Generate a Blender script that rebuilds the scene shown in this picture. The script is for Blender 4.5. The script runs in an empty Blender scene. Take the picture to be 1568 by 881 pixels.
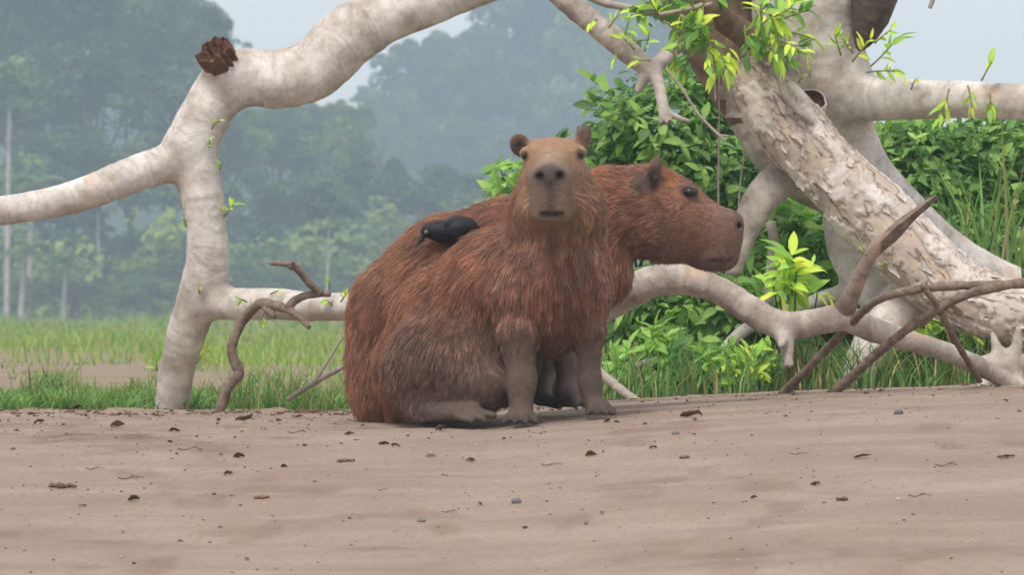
import bpy, math, random
import numpy as np
from mathutils import Vector, kdtree

SC = bpy.context.scene
COL = SC.collection
R = math.radians
rng = np.random.default_rng(11)

# ------------------------------------------------------------------ camera
FPX = 8400.0                       # focal length in photo pixels (1568 wide)
CAM = np.array([0.0, -14.0, 0.28])
PITCH = 44.5 / FPX
FW = np.array([0.0, math.cos(PITCH), math.sin(PITCH)])
UP = np.array([0.0, -math.sin(PITCH), math.cos(PITCH)])
cd = bpy.data.cameras.new('camera')
cam = bpy.data.objects.new('camera', cd)
COL.objects.link(cam)
cam.location = CAM
cam.rotation_euler = (math.pi / 2 + PITCH, 0, 0)
cd.sensor_width = 36.0
cd.lens = 36.0 * FPX / 1568.0
cd.clip_start = 0.1
cd.clip_end = 5000
cd.dof.use_dof = True
cd.dof.focus_distance = 14.0
cd.dof.aperture_fstop = (cd.lens / 1000.0) / 0.011
SC.camera = cam

# ------------------------------------------------------------------ world, sun, exposure
SUN_EL, SUN_AZ = 58.0, 205.0       # azimuth clockwise from +Y: behind the camera, a little left
w = bpy.data.worlds.new('World')
SC.world = w
w.use_nodes = True
wn, wl = w.node_tree.nodes, w.node_tree.links
wn.clear()
sky = wn.new('ShaderNodeTexSky')
sky.sky_type = 'NISHITA'
sky.sun_disc = False
sky.sun_elevation = R(SUN_EL)
sky.sun_rotation = R(SUN_AZ)
sky.dust_density = 4.0
sky.air_density = 1.0
wmix = wn.new('ShaderNodeMix')
wmix.data_type = 'RGBA'
wmix.inputs['Factor'].default_value = 0.75      # an even overcast over the clear sky
wmix.inputs['B'].default_value = (6.9, 6.85, 6.9, 1)
bg = wn.new('ShaderNodeBackground')
bg.inputs['Strength'].default_value = 0.13
wo = wn.new('ShaderNodeOutputWorld')
wl.new(sky.outputs[0], wmix.inputs['A'])
wl.new(wmix.outputs['Result'], bg.inputs['Color'])
wl.new(bg.outputs[0], wo.inputs['Surface'])

ld = bpy.data.lights.new('sun', 'SUN')
ld.energy = 1.7
ld.angle = R(14)
ld.color = (1.0, 0.95, 0.88)
sun = bpy.data.objects.new('sun', ld)
COL.objects.link(sun)
az = R(SUN_AZ)
sdir = Vector((math.sin(az) * math.cos(R(SUN_EL)), math.cos(az) * math.cos(R(SUN_EL)), math.sin(R(SUN_EL))))
sun.rotation_euler = (-sdir).to_track_quat('-Z', 'Y').to_euler()
sun.location = (0, 0, 60)

SC.view_settings.view_transform = 'Standard'
SC.view_settings.look = 'None'
SC.view_settings.exposure = 0.38
SC.view_settings.gamma = 1.0
SC.render.engine = 'CYCLES'
cy = SC.cycles
cy.use_denoising = True
cy.max_bounces = 6
cy.diffuse_bounces = 3
cy.glossy_bounces = 2
cy.transmission_bounces = 3
cy.transparent_max_bounces = 6
cy.volume_bounces = 1
cy.filter_width = 1.6

# ------------------------------------------------------------------ helpers: pixels, noise, meshes
def P(px, py, d):
    """world point at photo pixel (px, py), d metres in front of the camera"""
    px, py, d = np.broadcast_arrays(np.asarray(px, float), np.asarray(py, float), np.asarray(d, float))
    X = (px - 784.0) / FPX * d
    V = (440.5 - py) / FPX * d
    return CAM + np.stack([X, d * FW[1] + V * UP[1], d * FW[2] + V * UP[2]], -1)

def M(px, d):
    return px * d / FPX

def sstep(a, b, x):
    t = np.clip((x - a) / (b - a), 0, 1)
    return t * t * (3 - 2 * t)

def _hash(ix, iy, iz, seed):
    h = (ix * 374761393 + iy * 668265263 + iz * 1274126177 + seed * 144665) & 0xFFFFFFFF
    h = ((h ^ (h >> 13)) * 1274126177) & 0xFFFFFFFF
    h = (h ^ (h >> 16)) & 0xFFFF
    return h / 65535.0

def vnoise(p, seed=0):
    p = np.asarray(p, float)
    i = np.floor(p).astype(np.int64)
    f = p - i
    f = f * f * (3 - 2 * f)
    o = np.zeros(p.shape[:-1])
    for dx in (0, 1):
        for dy in (0, 1):
            for dz in (0, 1):
                wgt = (f[..., 0] if dx else 1 - f[..., 0]) * (f[..., 1] if dy else 1 - f[..., 1]) * (f[..., 2] if dz else 1 - f[..., 2])
                o += wgt * _hash(i[..., 0] + dx, i[..., 1] + dy, i[..., 2] + dz, seed)
    return o * 2 - 1

def fbm(p, seed=0, octv=3):
    o, a, t = 0, 1.0, 0
    p = np.asarray(p, float)
    for k in range(octv):
        o = o + a * vnoise(p * 2 ** k, seed + 17 * k)
        t += a
        a *= 0.5
    return o / t

def nrm(v):
    return v / np.maximum(np.linalg.norm(v, axis=-1, keepdims=True), 1e-9)

def mesh_np(name, V, F, mats, attrs=None, smooth=True):
    """mesh from arrays; F is (n, k) faces of one size, or a list of such arrays"""
    me = bpy.data.meshes.new(name)
    Fs = F if isinstance(F, list) else [F]
    Fs = [np.asarray(f) for f in Fs if len(f)]
    me.vertices.add(len(V))
    me.vertices.foreach_set('co', np.ascontiguousarray(V, np.float32).ravel())
    nl = sum(f.size for f in Fs)
    nf = sum(len(f) for f in Fs)
    me.loops.add(nl)
    me.loops.foreach_set('vertex_index', np.concatenate([f.ravel() for f in Fs]).astype(np.int32))
    me.polygons.add(nf)
    ls, o = [], 0
    for f in Fs:
        ls.append(o + np.arange(len(f)) * f.shape[1])
        o += f.size
    me.polygons.foreach_set('loop_start', np.concatenate(ls).astype(np.int32))
    me.polygons.foreach_set('use_smooth', np.full(nf, bool(smooth)))
    for m in (mats if isinstance(mats, (list, tuple)) else [mats]):
        me.materials.append(m)
    for k, (typ, arr) in (attrs or {}).items():
        at = me.attributes.new(k, typ, 'POINT')
        fld = {'FLOAT': 'value', 'FLOAT_VECTOR': 'vector', 'FLOAT_COLOR': 'color'}[typ]
        arr = np.asarray(arr, np.float32)
        if typ == 'FLOAT_COLOR' and arr.shape[-1] == 3:
            arr = np.concatenate([arr, np.ones((len(arr), 1), np.float32)], 1)
        at.data.foreach_set(fld, np.ascontiguousarray(arr).ravel())
    me.update(calc_edges=True)
    me.validate()
    return me

def link(name, data, parent=None, **kw):
    o = bpy.data.objects.new(name, data)
    COL.objects.link(o)
    if parent is not None:
        o.parent = parent
    for k, v in kw.items():
        if v:
            o[k] = v
    return o

def thing(name, label, cat, loc=None, group=None):
    o = bpy.data.objects.new(name, None)
    COL.objects.link(o)
    o.empty_display_size = 0.05
    o['label'] = label
    o['category'] = cat
    if group:
        o['group'] = group
    return o

def rot_frames(dirs, ups):
    """rotation matrices whose Y axis is dirs and Z axis close to ups, shape (n,3,3), columns = axes"""
    y = nrm(dirs)
    x = nrm(np.cross(y, ups))
    z = np.cross(x, y)
    return np.stack([x, y, z], -1)

def scatter(T, F, pos, rot, scl, col=None, jit=None):
    """template verts T (v,3), faces F placed n times -> V, F (+ per-vertex colour)"""
    n, v = len(pos), len(T)
    scl = np.asarray(scl)
    S = scl[:, None, :] if scl.ndim == 2 else scl[:, None, None]
    V = np.einsum('nij,nvj->nvi', rot, T[None] * S) + pos[:, None]
    FF = (F[None] + (np.arange(n) * v)[:, None, None]).reshape(-1, F.shape[1])
    C = None if col is None else np.repeat(col, v, axis=0)
    return V.reshape(-1, 3), FF, C

def catmull(pts, step):
    """smooth polyline through pts (n,4: xyz radius), spaced about step * radius"""
    p = np.asarray(pts, float)
    q = np.vstack([2 * p[0] - p[1], p, 2 * p[-1] - p[-2]])
    out = []
    for i in range(len(p) - 1):
        a, b, c, d = q[i], q[i + 1], q[i + 2], q[i + 3]
        L = np.linalg.norm(c[:3] - b[:3])
        m = max(2, int(L / max(step * 0.5 * (b[3] + c[3]), 1e-4)) + 1)
        t = np.linspace(0, 1, m, endpoint=False)[:, None]
        out.append(0.5 * ((2 * b) + (-a + c) * t + (2 * a - 5 * b + 4 * c - d) * t ** 2 + (-a + 3 * b - 3 * c + d) * t ** 3))
    out.append(p[-1:])
    o = np.vstack(out)
    o[:, 3] = np.maximum(o[:, 3], 1e-4)
    return o

def tube(pts, seg=8, cap=True, rough=0.0, seed=0):
    """swept tube through pts (n,4) -> V, [quads, tris], (s along it)"""
    pts = np.asarray(pts, float)
    c, r = pts[:, :3], pts[:, 3]
    t = nrm(np.gradient(c, axis=0))
    ref = np.array([0, 1.0, 0]) if abs(t[0, 1]) < 0.8 else np.array([1.0, 0, 0])
    u = nrm(ref - (t @ ref)[:, None] * t)
    v = np.cross(t, u)
    a = np.arange(seg) / seg * 2 * np.pi
    off = np.cos(a)[None, :, None] * u[:, None] + np.sin(a)[None, :, None] * v[:, None]
    V = c[:, None] + off * r[:, None, None]
    n = len(c)
    V = V.reshape(-1, 3)
    if rough:
        k = fbm(V / (np.mean(r) * 1.2), seed)
        V = V + off.reshape(-1, 3) * (k * rough * np.repeat(r, seg))[:, None]
    i = np.arange(n - 1)[:, None] * seg
    j = np.arange(seg)[None]
    j2 = (j + 1) % seg
    Q = np.stack([i + j, i + j2, i + seg + j2, i + seg + j], -1).reshape(-1, 4)
    s = np.concatenate([[0], np.cumsum(np.linalg.norm(np.diff(c, axis=0), axis=1))])
    S = np.repeat(s, seg)
    bark = np.concatenate([S[:, None], (off * r[:, None, None]).reshape(-1, 3)[:, [0, 2]]], 1)
    F = [Q]
    if cap:
        V = np.vstack([V, c[0] - t[0] * r[0] * 0.3, c[-1] + t[-1] * r[-1] * 0.3])
        bark = np.vstack([bark, [[0, 0, 0], [s[-1], 0, 0]]])
        jj = np.arange(seg)
        F.append(np.stack([np.full(seg, n * seg), (jj + 1) % seg, jj], -1))
        F.append(np.stack([np.full(seg, n * seg + 1), (n - 1) * seg + jj, (n - 1) * seg + (jj + 1) % seg], -1))
    return V, F, bark

def join(parts):
    """[(V, [F..], extra or None)] -> V, [quads, tris], extra"""
    Vs, Fs, Es, o = [], {}, [], 0
    for V, F, E in parts:
        Vs.append(V)
        for f in (F if isinstance(F, list) else [F]):
            if len(f):
                Fs.setdefault(f.shape[1], []).append(f + o)
        if E is not None:
            Es.append(E)
        o += len(V)
    return np.vstack(Vs), [np.vstack(x) for x in Fs.values()], (np.vstack(Es) if Es else None)

# ------------------------------------------------------------------ helpers: implicit surfaces
def surface_nets(f, org, h):
    nx, ny, nz = f.shape
    ins = f < 0
    def c(a, i, j, k):
        return a[i:nx - 1 + i, j:ny - 1 + j, k:nz - 1 + k]
    cs = [(i, j, k) for i in (0, 1) for j in (0, 1) for k in (0, 1)]
    s = sum(c(ins, *q).astype(np.int8) for q in cs)
    act = (s > 0) & (s < 8)
    idx = np.argwhere(act)
    vid = -np.ones(act.shape, np.int64)
    vid[act] = np.arange(len(idx))
    vals = {q: f[idx[:, 0] + q[0], idx[:, 1] + q[1], idx[:, 2] + q[2]] for q in cs}
    acc = np.zeros((len(idx), 3))
    cnt = np.zeros(len(idx))
    for a in cs:
        for ax in range(3):
            if a[ax]:
                continue
            b = tuple(1 if m == ax else a[m] for m in range(3))
            fa, fb = vals[a], vals[b]
            x = (fa < 0) != (fb < 0)
            t = np.where(x, fa / np.where(x, fa - fb, 1), 0)
            p = np.array(a, float)[None] + np.zeros((len(idx), 1))
            p[:, ax] += t
            acc += np.where(x[:, None], p, 0)
            cnt += x
    V = org + (idx + acc / cnt[:, None]) * h
    Fs = []
    for ax in range(3):
        o1, o2 = (ax + 1) % 3, (ax + 2) % 3
        sl0 = [slice(None)] * 3
        sl1 = [slice(None)] * 3
        sl0[ax] = slice(0, -1)
        sl1[ax] = slice(1, None)
        a, b = ins[tuple(sl0)], ins[tuple(sl1)]
        e = np.argwhere(a != b)
        ok = (e[:, o1] > 0) & (e[:, o2] > 0) & (e[:, o1] < f.shape[o1] - 1) & (e[:, o2] < f.shape[o2] - 1)
        e = e[ok]
        sgn = a[e[:, 0], e[:, 1], e[:, 2]]
        q = []
        for d1, d2 in ((1, 1), (0, 1), (0, 0), (1, 0)):
            g = e.copy()
            g[:, o1] -= d1
            g[:, o2] -= d2
            q.append(vid[g[:, 0], g[:, 1], g[:, 2]])
        q = np.stack(q, 1)
        q[~sgn] = q[~sgn][:, ::-1]
        Fs.append(q)
    F = np.vstack(Fs)
    return V, F[(F >= 0).all(1)]

def smin(a, b, k):
    h = np.maximum(k - np.abs(a - b), 0) / k
    return np.minimum(a, b) - h * h * k * 0.25

def prim_d(p, X):
    t = p[0]
    if t == 'cone':
        a, b, ra, rb = p[1:5]
        ba = b - a
        q = np.clip(((X - a) @ ba) / max(ba @ ba, 1e-12), 0, 1)
        return np.linalg.norm(X - a - q[..., None] * ba, axis=-1) - (ra + (rb - ra) * q)
    if t == 'ell':
        c, r, Rm = p[1:4]
        L = (X - c) @ Rm
        k0 = np.linalg.norm(L / r, axis=-1)
        k1 = np.linalg.norm(L / (r * r), axis=-1)
        return k0 * (k0 - 1) / np.maximum(k1, 1e-9)
    if t == 'box':
        c, r, Rm, rd = p[1:5]
        q = np.abs((X - c) @ Rm) - (r - rd)
        return np.linalg.norm(np.maximum(q, 0), axis=-1) + np.minimum(q.max(-1), 0) - rd

def prim_box(p):
    if p[0] == 'cone':
        a, b, ra, rb = p[1:5]
        m = max(ra, rb)
        return np.minimum(a, b) - m, np.maximum(a, b) + m
    m = np.linalg.norm(p[2]) if p[0] == 'box' else np.max(p[2])
    return p[1] - m, p[1] + m

def sdf_mesh(prims, h, pad=0.06):
    """prims: [(prim, k, op)] with op '+' or '-' -> V, F"""
    bb = [prim_box(p) for p, k, op in prims if op == '+']
    lo = np.min([b[0] for b in bb], 0) - 3 * h
    hi = np.max([b[1] for b in bb], 0) + 3 * h
    n = np.ceil((hi - lo) / h).astype(int) + 1
    f = np.full(n, 0.5, np.float32)
    for p, k, op in prims:
        b0, b1 = prim_box(p)
        i0 = np.clip(((b0 - pad - lo) / h).astype(int), 0, n - 1)
        i1 = np.clip(((b1 + pad - lo) / h).astype(int) + 2, 1, n)
        ax = [lo[m] + np.arange(i0[m], i1[m]) * h for m in range(3)]
        X = np.stack(np.meshgrid(*ax, indexing='ij'), -1)
        d = prim_d(p, X)
        s = tuple(slice(i0[m], i1[m]) for m in range(3))
        if op == '+':
            f[s] = smin(f[s], d, k)
        else:
            f[s] = -smin(-f[s], d, k)
    return surface_nets(f, lo, h)

def vert_normals(V, F):
    n = np.zeros_like(V)
    fn = np.cross(V[F[:, 2]] - V[F[:, 0]], V[F[:, 3 if F.shape[1] == 4 else 1]] - V[F[:, 1 if F.shape[1] == 4 else 0]])
    for k in range(F.shape[1]):
        np.add.at(n, F[:, k], fn)
    return nrm(n)

def eul(rx, ry, rz):
    rx, ry, rz = R(rx), R(ry), R(rz)
    cx, sx, cy_, sy, cz, sz = math.cos(rx), math.sin(rx), math.cos(ry), math.sin(ry), math.cos(rz), math.sin(rz)
    return np.array([[cz, -sz, 0], [sz, cz, 0], [0, 0, 1]]) @ np.array([[cy_, 0, sy], [0, 1, 0], [-sy, 0, cy_]]) @ np.array([[1, 0, 0], [0, cx, -sx], [0, sx, cx]])

# ------------------------------------------------------------------ helpers: materials
def nmat(name):
    m = bpy.data.materials.new(name)
    m.use_nodes = True
    nt = m.node_tree
    return m, nt, nt.nodes['Principled BSDF']

def nd(nt, typ, props=None, **inp):
    n = nt.nodes.new(typ)
    for k, v in (props or {}).items():
        setattr(n, k, v)
    for k, v in inp.items():
        key = k.replace('_', ' ')
        s = n.inputs[key] if key in n.inputs else n.inputs[int(k[1:])]
        if hasattr(v, 'is_output'):
            nt.links.new(v, s)
        else:
            s.default_value = v
    return n

def mixc(nt, fac, a, b, mode='MIX'):
    n = nt.nodes.new('ShaderNodeMix')
    n.data_type = 'RGBA'
    n.blend_type = mode
    for s, v in ((n.inputs[0], fac), (n.inputs[6], a), (n.inputs[7], b)):
        if hasattr(v, 'is_output'):
            nt.links.new(v, s)
        else:
            s.default_value = v if isinstance(v, float) else tuple(v) + (1,)
    return n.outputs[2]

def ramp(nt, fac, stops):
    n = nt.nodes.new('ShaderNodeValToRGB')
    e = n.color_ramp.elements
    while len(e) < len(stops):
        e.new(0.5)
    for q, (p, c) in zip(e, stops):
        q.position = p
        q.color = (c, c, c, 1) if isinstance(c, (int, float)) else tuple(c) + (1,)
    nt.links.new(fac, n.inputs[0])
    return n.outputs[0]

def mapped(nt, vec, sc):
    n = nt.nodes.new('ShaderNodeVectorMath')
    n.operation = 'MULTIPLY'
    nt.links.new(vec, n.inputs[0])
    n.inputs[1].default_value = sc
    return n.outputs[0]

def attr(nt, name):
    n = nt.nodes.new('ShaderNodeAttribute')
    n.attribute_name = name
    return n

def noise(nt, vec, scale, detail=4.0, rough=0.55, dist=0.0):
    n = nd(nt, 'ShaderNodeTexNoise', Scale=scale, Detail=detail, Roughness=rough, Distortion=dist)
    nt.links.new(vec, n.inputs['Vector'])
    return n.outputs['Fac']

def bump(nt, bsdf, h, strength, dist, prev=None):
    b = nd(nt, 'ShaderNodeBump', Strength=strength, Distance=dist)
    nt.links.new(h, b.inputs['Height'])
    if prev is not None:
        nt.links.new(prev, b.inputs['Normal'])
    nt.links.new(b.outputs[0], bsdf.inputs['Normal'])
    return b.outputs[0]

def geo_pos(nt):
    return nt.nodes.new('ShaderNodeNewGeometry').outputs['Position']

def lin(r, g, b):
    f = lambda c: (c / 255 / 12.92) if c <= 10 else ((c / 255 + 0.055) / 1.055) ** 2.4
    return np.array([f(r), f(g), f(b)])
# ------------------------------------------------------------------ materials
def mat_sand():
    m, nt, b = nmat('sand')
    p = geo_pos(nt)
    big = noise(nt, p, 3.0, 4, 0.6)
    fine = noise(nt, mapped(nt, p, (1, 0.35, 1)), 60.0, 5, 0.7)
    c = mixc(nt, ramp(nt, big, [(0.3, 0.0), (0.7, 1.0)]), lin(142, 125, 112), lin(161, 144, 130))
    c = mixc(nt, ramp(nt, fine, [(0.3, 0.8), (0.5, 0.0)]), c, lin(138, 119, 105))
    st = noise(nt, mapped(nt, p, (0.45, 1.8, 1)), 2.4, 5, 0.6, 0.5)
    c = mixc(nt, ramp(nt, st, [(0.4, 0.0), (0.62, 0.55)]), c, lin(132, 114, 100))
    spk = noise(nt, mapped(nt, p, (1, 0.5, 1)), 190.0, 2, 0.5)
    c = mixc(nt, ramp(nt, spk, [(0.68, 0.0), (0.76, 0.5)]), c, lin(112, 90, 76))
    c = mixc(nt, ramp(nt, spk, [(0.22, 0.45), (0.3, 0.0)]), c, lin(205, 188, 172))
    a = attr(nt, 'dirt').outputs['Fac']
    c = mixc(nt, a, c, lin(104, 78, 62))
    s = attr(nt, 'soil').outputs['Fac']
    gn = noise(nt, p, 0.9, 5, 0.7)
    soil = mixc(nt, ramp(nt, gn, [(0.35, 0.0), (0.65, 1.0)]), lin(150, 122, 102), lin(98, 96, 58))
    c = mixc(nt, s, c, soil)
    nt.links.new(c, b.inputs['Base Color'])
    b.inputs['Roughness'].default_value = 0.95
    b.inputs['Specular IOR Level'].default_value = 0.15
    n1 = bump(nt, b, noise(nt, mapped(nt, p, (1, 0.6, 1)), 22.0, 6, 0.6), 0.4, 0.02)
    bump(nt, b, noise(nt, p, 220.0, 3, 0.6), 0.5, 0.003, n1)
    return m

def mat_bark(name, base, pale, dark, ring=26.0, flake=False, lichen=0.35, ringamt=0.8):
    m, nt, b = nmat(name)
    v = attr(nt, 'bark').outputs['Vector']
    p = geo_pos(nt)
    n1 = noise(nt, p, 10.0, 6, 0.65)
    c = mixc(nt, ramp(nt, n1, [(0.36, 0.0), (0.62, 1.0)]), base, pale)
    n2 = noise(nt, mapped(nt, v, (1.0, 0.42, 0.42)), ring, 5, 0.65, 2.2)          # rings across the limb
    c = mixc(nt, ramp(nt, n2, [(0.5, 0.0), (0.72, ringamt)]), c, dark)
    n3 = noise(nt, p, 30.0, 4, 0.7)
    c = mixc(nt, ramp(nt, n3, [(0.6, 0.0), (0.72, lichen)]), c, lin(150, 156, 138))
    n5 = noise(nt, p, 7.0, 3, 0.6)
    c = mixc(nt, ramp(nt, n5, [(0.62, 0.0), (0.7, 0.45)]), c, lin(196, 158, 122))
    n4 = noise(nt, p, 110.0, 3, 0.6)
    c = mixc(nt, ramp(nt, n4, [(0.66, 0.0), (0.75, 0.6)]), c, lin(95, 80, 70))
    if flake:
        fl = attr(nt, 'plate').outputs['Fac']
        under = mixc(nt, ramp(nt, noise(nt, p, 14.0, 3, 0.6), [(0.45, 0.0), (0.6, 1.0)]), lin(188, 171, 159), lin(202, 182, 162))
        c = mixc(nt, fl, under, c)
        edge = ramp(nt, fl, [(0.0, 0.0), (0.2, 0.8), (0.6, 0.8), (0.85, 0.0)])
        c = mixc(nt, edge, c, lin(160, 143, 131))
        crk = noise(nt, mapped(nt, v, (0.35, 1, 1)), 34.0, 4, 0.6, 1.2)
        c = mixc(nt, ramp(nt, crk, [(0.58, 0.0), (0.64, 0.8)]), c, lin(110, 90, 80))
    nt.links.new(c, b.inputs['Base Color'])
    b.inputs['Roughness'].default_value = 0.8
    b.inputs['Specular IOR Level'].default_value = 0.25
    q = bump(nt, b, n2, 0.35, 0.006)
    bump(nt, b, n3, 0.35, 0.006, q)
    return m

def mat_wood(name, a, bcol, sc=30.0):
    m, nt, b = nmat(name)
    p = geo_pos(nt)
    n1 = noise(nt, p, sc, 5, 0.7, 0.4)
    nt.links.new(mixc(nt, ramp(nt, n1, [(0.35, 0.0), (0.65, 1.0)]), a, bcol), b.inputs['Base Color'])
    b.inputs['Roughness'].default_value = 0.9
    b.inputs['Specular IOR Level'].default_value = 0.2
    bump(nt, b, noise(nt, p, sc * 3, 4, 0.7), 0.6, 0.004)
    return m

def mat_attr(name, rough=0.6, spec=0.3, trans=0.0, var=0.0, objvar=False):
    m, nt, b = nmat(name)
    c = attr(nt, 'col').outputs['Color']
    if objvar:      # every tree its own green
        oi = nt.nodes.new('ShaderNodeObjectInfo')
        c = mixc(nt, 1.0, c, ramp(nt, oi.outputs['Random'], [(0.0, (0.55, 0.62, 0.7)), (0.5, (1.0, 1.05, 0.95)), (1.0, (1.75, 1.55, 0.95))]), 'MULTIPLY')
    if var:
        n1 = noise(nt, geo_pos(nt), 45.0, 3, 0.6)
        c = mixc(nt, ramp(nt, n1, [(0.3, 0.0), (0.7, 1.0)]), mixc(nt, 1.0, c, (1 - var,) * 3, 'MULTIPLY'), c)
    nt.links.new(c, b.inputs['Base Color'])
    b.inputs['Roughness'].default_value = rough
    b.inputs['Specular IOR Level'].default_value = spec
    if trans:
        t = nd(nt, 'ShaderNodeBsdfTranslucent')
        nt.links.new(mixc(nt, 1.0, c, (1.0, 1.0, 0.55), 'MULTIPLY'), t.inputs['Color'])
        x = nd(nt, 'ShaderNodeMixShader')
        x.inputs[0].default_value = trans
        nt.links.new(b.outputs[0], x.inputs[1])
        nt.links.new(t.outputs[0], x.inputs[2])
        nt.links.new(x.outputs[0], nt.nodes['Material Output'].inputs['Surface'])
    return m

def mat_fur():
    m, nt, b = nmat('fur')
    c = attr(nt, 'col').outputs['Color']
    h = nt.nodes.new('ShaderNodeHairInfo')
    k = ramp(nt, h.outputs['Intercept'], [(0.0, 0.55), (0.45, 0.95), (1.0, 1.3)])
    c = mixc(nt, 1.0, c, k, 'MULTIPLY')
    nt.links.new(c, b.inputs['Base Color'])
    b.inputs['Roughness'].default_value = 0.45
    b.inputs['Specular IOR Level'].default_value = 0.5
    return m

def mat_plain(name, col, rough=0.6, spec=0.3, coat=0.0):
    m, nt, b = nmat(name)
    n1 = noise(nt, geo_pos(nt), 80.0, 3, 0.6)
    nt.links.new(mixc(nt, ramp(nt, n1, [(0.3, 0.0), (0.7, 1.0)]), np.array(col) * 0.8, np.array(col) * 1.1), b.inputs['Base Color'])
    b.inputs['Roughness'].default_value = rough
    b.inputs['Specular IOR Level'].default_value = spec
    b.inputs['Coat Weight'].default_value = coat
    return m

SAND = mat_sand()
BARK = mat_bark('pale_bark', lin(172, 161, 151), lin(222, 216, 209), lin(132, 119, 108), ring=15, ringamt=0.55)
BARK_LOG = mat_bark('peeling_bark', lin(196, 184, 174), lin(222, 214, 206), lin(160, 142, 129), ring=20, flake=True, lichen=0.2)
BARK_BROWN = mat_bark('shaded_bark', lin(110, 87, 72), lin(140, 117, 102), lin(84, 66, 56), ring=16, lichen=0.2)  # darker copy of the bark: shade under the leaves put into the colour
BARK_TAN = mat_bark('tan_bark', lin(146, 132, 121), lin(198, 188, 178), lin(108, 93, 82), ring=19, ringamt=0.5)
WOOD_DARK = mat_wood('rotten_wood', lin(70, 48, 40), lin(118, 86, 68), 45)
WOOD_DEAD = mat_wood('dead_wood', lin(98, 82, 72), lin(146, 128, 114), 40)
WOOD_GREY = mat_wood('grey_wood', lin(150, 138, 128), lin(180, 168, 156), 40)
LEAF = mat_attr('leaf', 0.5, 0.3, 0.42, 0.12)
FAR_LEAF = mat_attr('far_leaf', 0.7, 0.15, 0.2, objvar=True)
GRASS = mat_attr('grass_blade', 0.55, 0.3, 0.4)
SKIN = mat_attr('hide', 0.75, 0.25, 0.0, 0.3)
bump(SKIN.node_tree, SKIN.node_tree.nodes['Principled BSDF'], noise(SKIN.node_tree, mapped(SKIN.node_tree, geo_pos(SKIN.node_tree), (1, 1, 1.8)), 85.0, 5, 0.65), 0.6, 0.006)
FUR = mat_fur()
EYE = mat_plain('eye', (0.008, 0.006, 0.005), 0.28, 0.5, 0.0)
FEATHER = mat_attr('feather', 0.6, 0.25)
LITTER = mat_attr('litter', 0.85, 0.2, 0.0, 0.3)

# ------------------------------------------------------------------ the ground
ZC_X = np.array([-3.0, -1.43, -0.44, -0.05, 0.02, 0.27, 0.76, 1.43, 3.0])
ZC_Z = np.array([0.014, 0.012, 0.012, 0.017, 0.022, 0.043, 0.072, 0.094, 0.12])
def gz(x, y, fine=True):
    x, y = np.broadcast_arrays(np.asarray(x, float), np.asarray(y, float))
    d = y + 14.0
    zc = np.interp(x, ZC_X, ZC_Z)
    sp = 13.3 - d
    z = zc - 0.010 * (15.3 - np.minimum(d, 15.3)) - 0.082 * np.where(sp > 4, sp, 0.35 * np.log1p(np.exp(np.clip(sp / 0.35, -30, 30))))
    back = sstep(15.35, 16.9, d)
    zb = -0.03 * sstep(0.0, 0.5, x) * (1 - sstep(18, 30, d)) + 0.03 * fbm(np.stack([x * 0.35, d * 0.22, 0 * x], -1), 5) * sstep(17, 24, d)
    z = z * (1 - back) + zb * back
    if fine:
        q = np.stack([x, y, 0 * x], -1)
        near = 1 - sstep(15.2, 17.5, d)
        z = z + near * (0.004 * fbm(q * np.array([2.2, 3.0, 1]), 3) + 0.0022 * fbm(q * np.array([14, 9, 1]), 9))
        rip = np.sin((y + 0.10 * x + 0.12 * fbm(q * 1.5, 21)) * 2 * np.pi / 0.42)
        z = z + 0.005 * rip * (1 - sstep(11.6, 13.2, d))
        cl = sstep(0.1, 0.55, fbm(q * np.array([9, 7, 1]), 31)) * np.exp(-((d - 15.35) / 0.28) ** 2) * (1 - sstep(-0.1, 0.25, x))
        z = z + 0.014 * cl + 0.012 * cl * fbm(q * np.array([38, 24, 1]), 35)
    return z

def grid_axis(segs):
    o = [np.arange(a, b, s) for a, b, s in segs]
    return np.concatenate(o)

gx = grid_axis([(-320, -120, 40), (-120, -12, 9), (-12, -2.2, 0.7), (-2.2, 2.2, 0.0125), (2.2, 12, 0.7), (12, 120, 9), (120, 321, 40)])
gd = grid_axis([(-60, 4, 4), (4, 9, 0.4), (9, 13.2, 0.025), (13.2, 16.2, 0.016), (16.2, 20, 0.1), (20, 60, 1.0), (60, 160, 10), (160, 661, 50)])
GX, GD = np.meshgrid(gx, gd, indexing='ij')
GZ = gz(GX, GD - 14)
GZ = np.maximum(GZ, -1.1)
V = np.stack([GX, GD - 14, GZ], -1).reshape(-1, 3)
a_, b_ = len(gx), len(gd)
ii, jj = np.meshgrid(np.arange(a_ - 1), np.arange(b_ - 1), indexing='ij')
F = np.stack([ii * b_ + jj, (ii + 1) * b_ + jj, (ii + 1) * b_ + jj + 1, ii * b_ + jj + 1], -1).reshape(-1, 4)
soil = sstep(15.3, 16.2, GD + 0.25 * fbm(np.stack([GX * 3, GD * 3, 0 * GX], -1), 8)) * 0.75
patch = np.exp(-((GD - 30) / 12.0) ** 2) * (1 - sstep(0.5, 3.0, GX))
soil = soil * (1 - 0.6 * patch)
q = np.stack([GX, GD, 0 * GX], -1)
dirt = 0.85 * sstep(0.05, 0.5, fbm(q * np.array([9, 7, 1]), 31)) * np.exp(-((GD - 15.35) / 0.35) ** 2) * (1 - sstep(-0.1, 0.25, GX))
dirt += 0.35 * sstep(0.15, 0.6, fbm(q * np.array([7, 4, 1]), 41)) * (GD < 15.6)
dirt += 0.45 * np.exp(-(((GX + 1.05) / 0.45) ** 2 + ((GD - 13.6) / 0.5) ** 2)) * sstep(0, 0.5, fbm(q * np.array([16, 9, 1]), 44))
me = mesh_np('sand_bank', V, F, SAND, {'soil': ('FLOAT', soil.ravel()), 'dirt': ('FLOAT', np.clip(dirt, 0, 1).ravel())})
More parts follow.
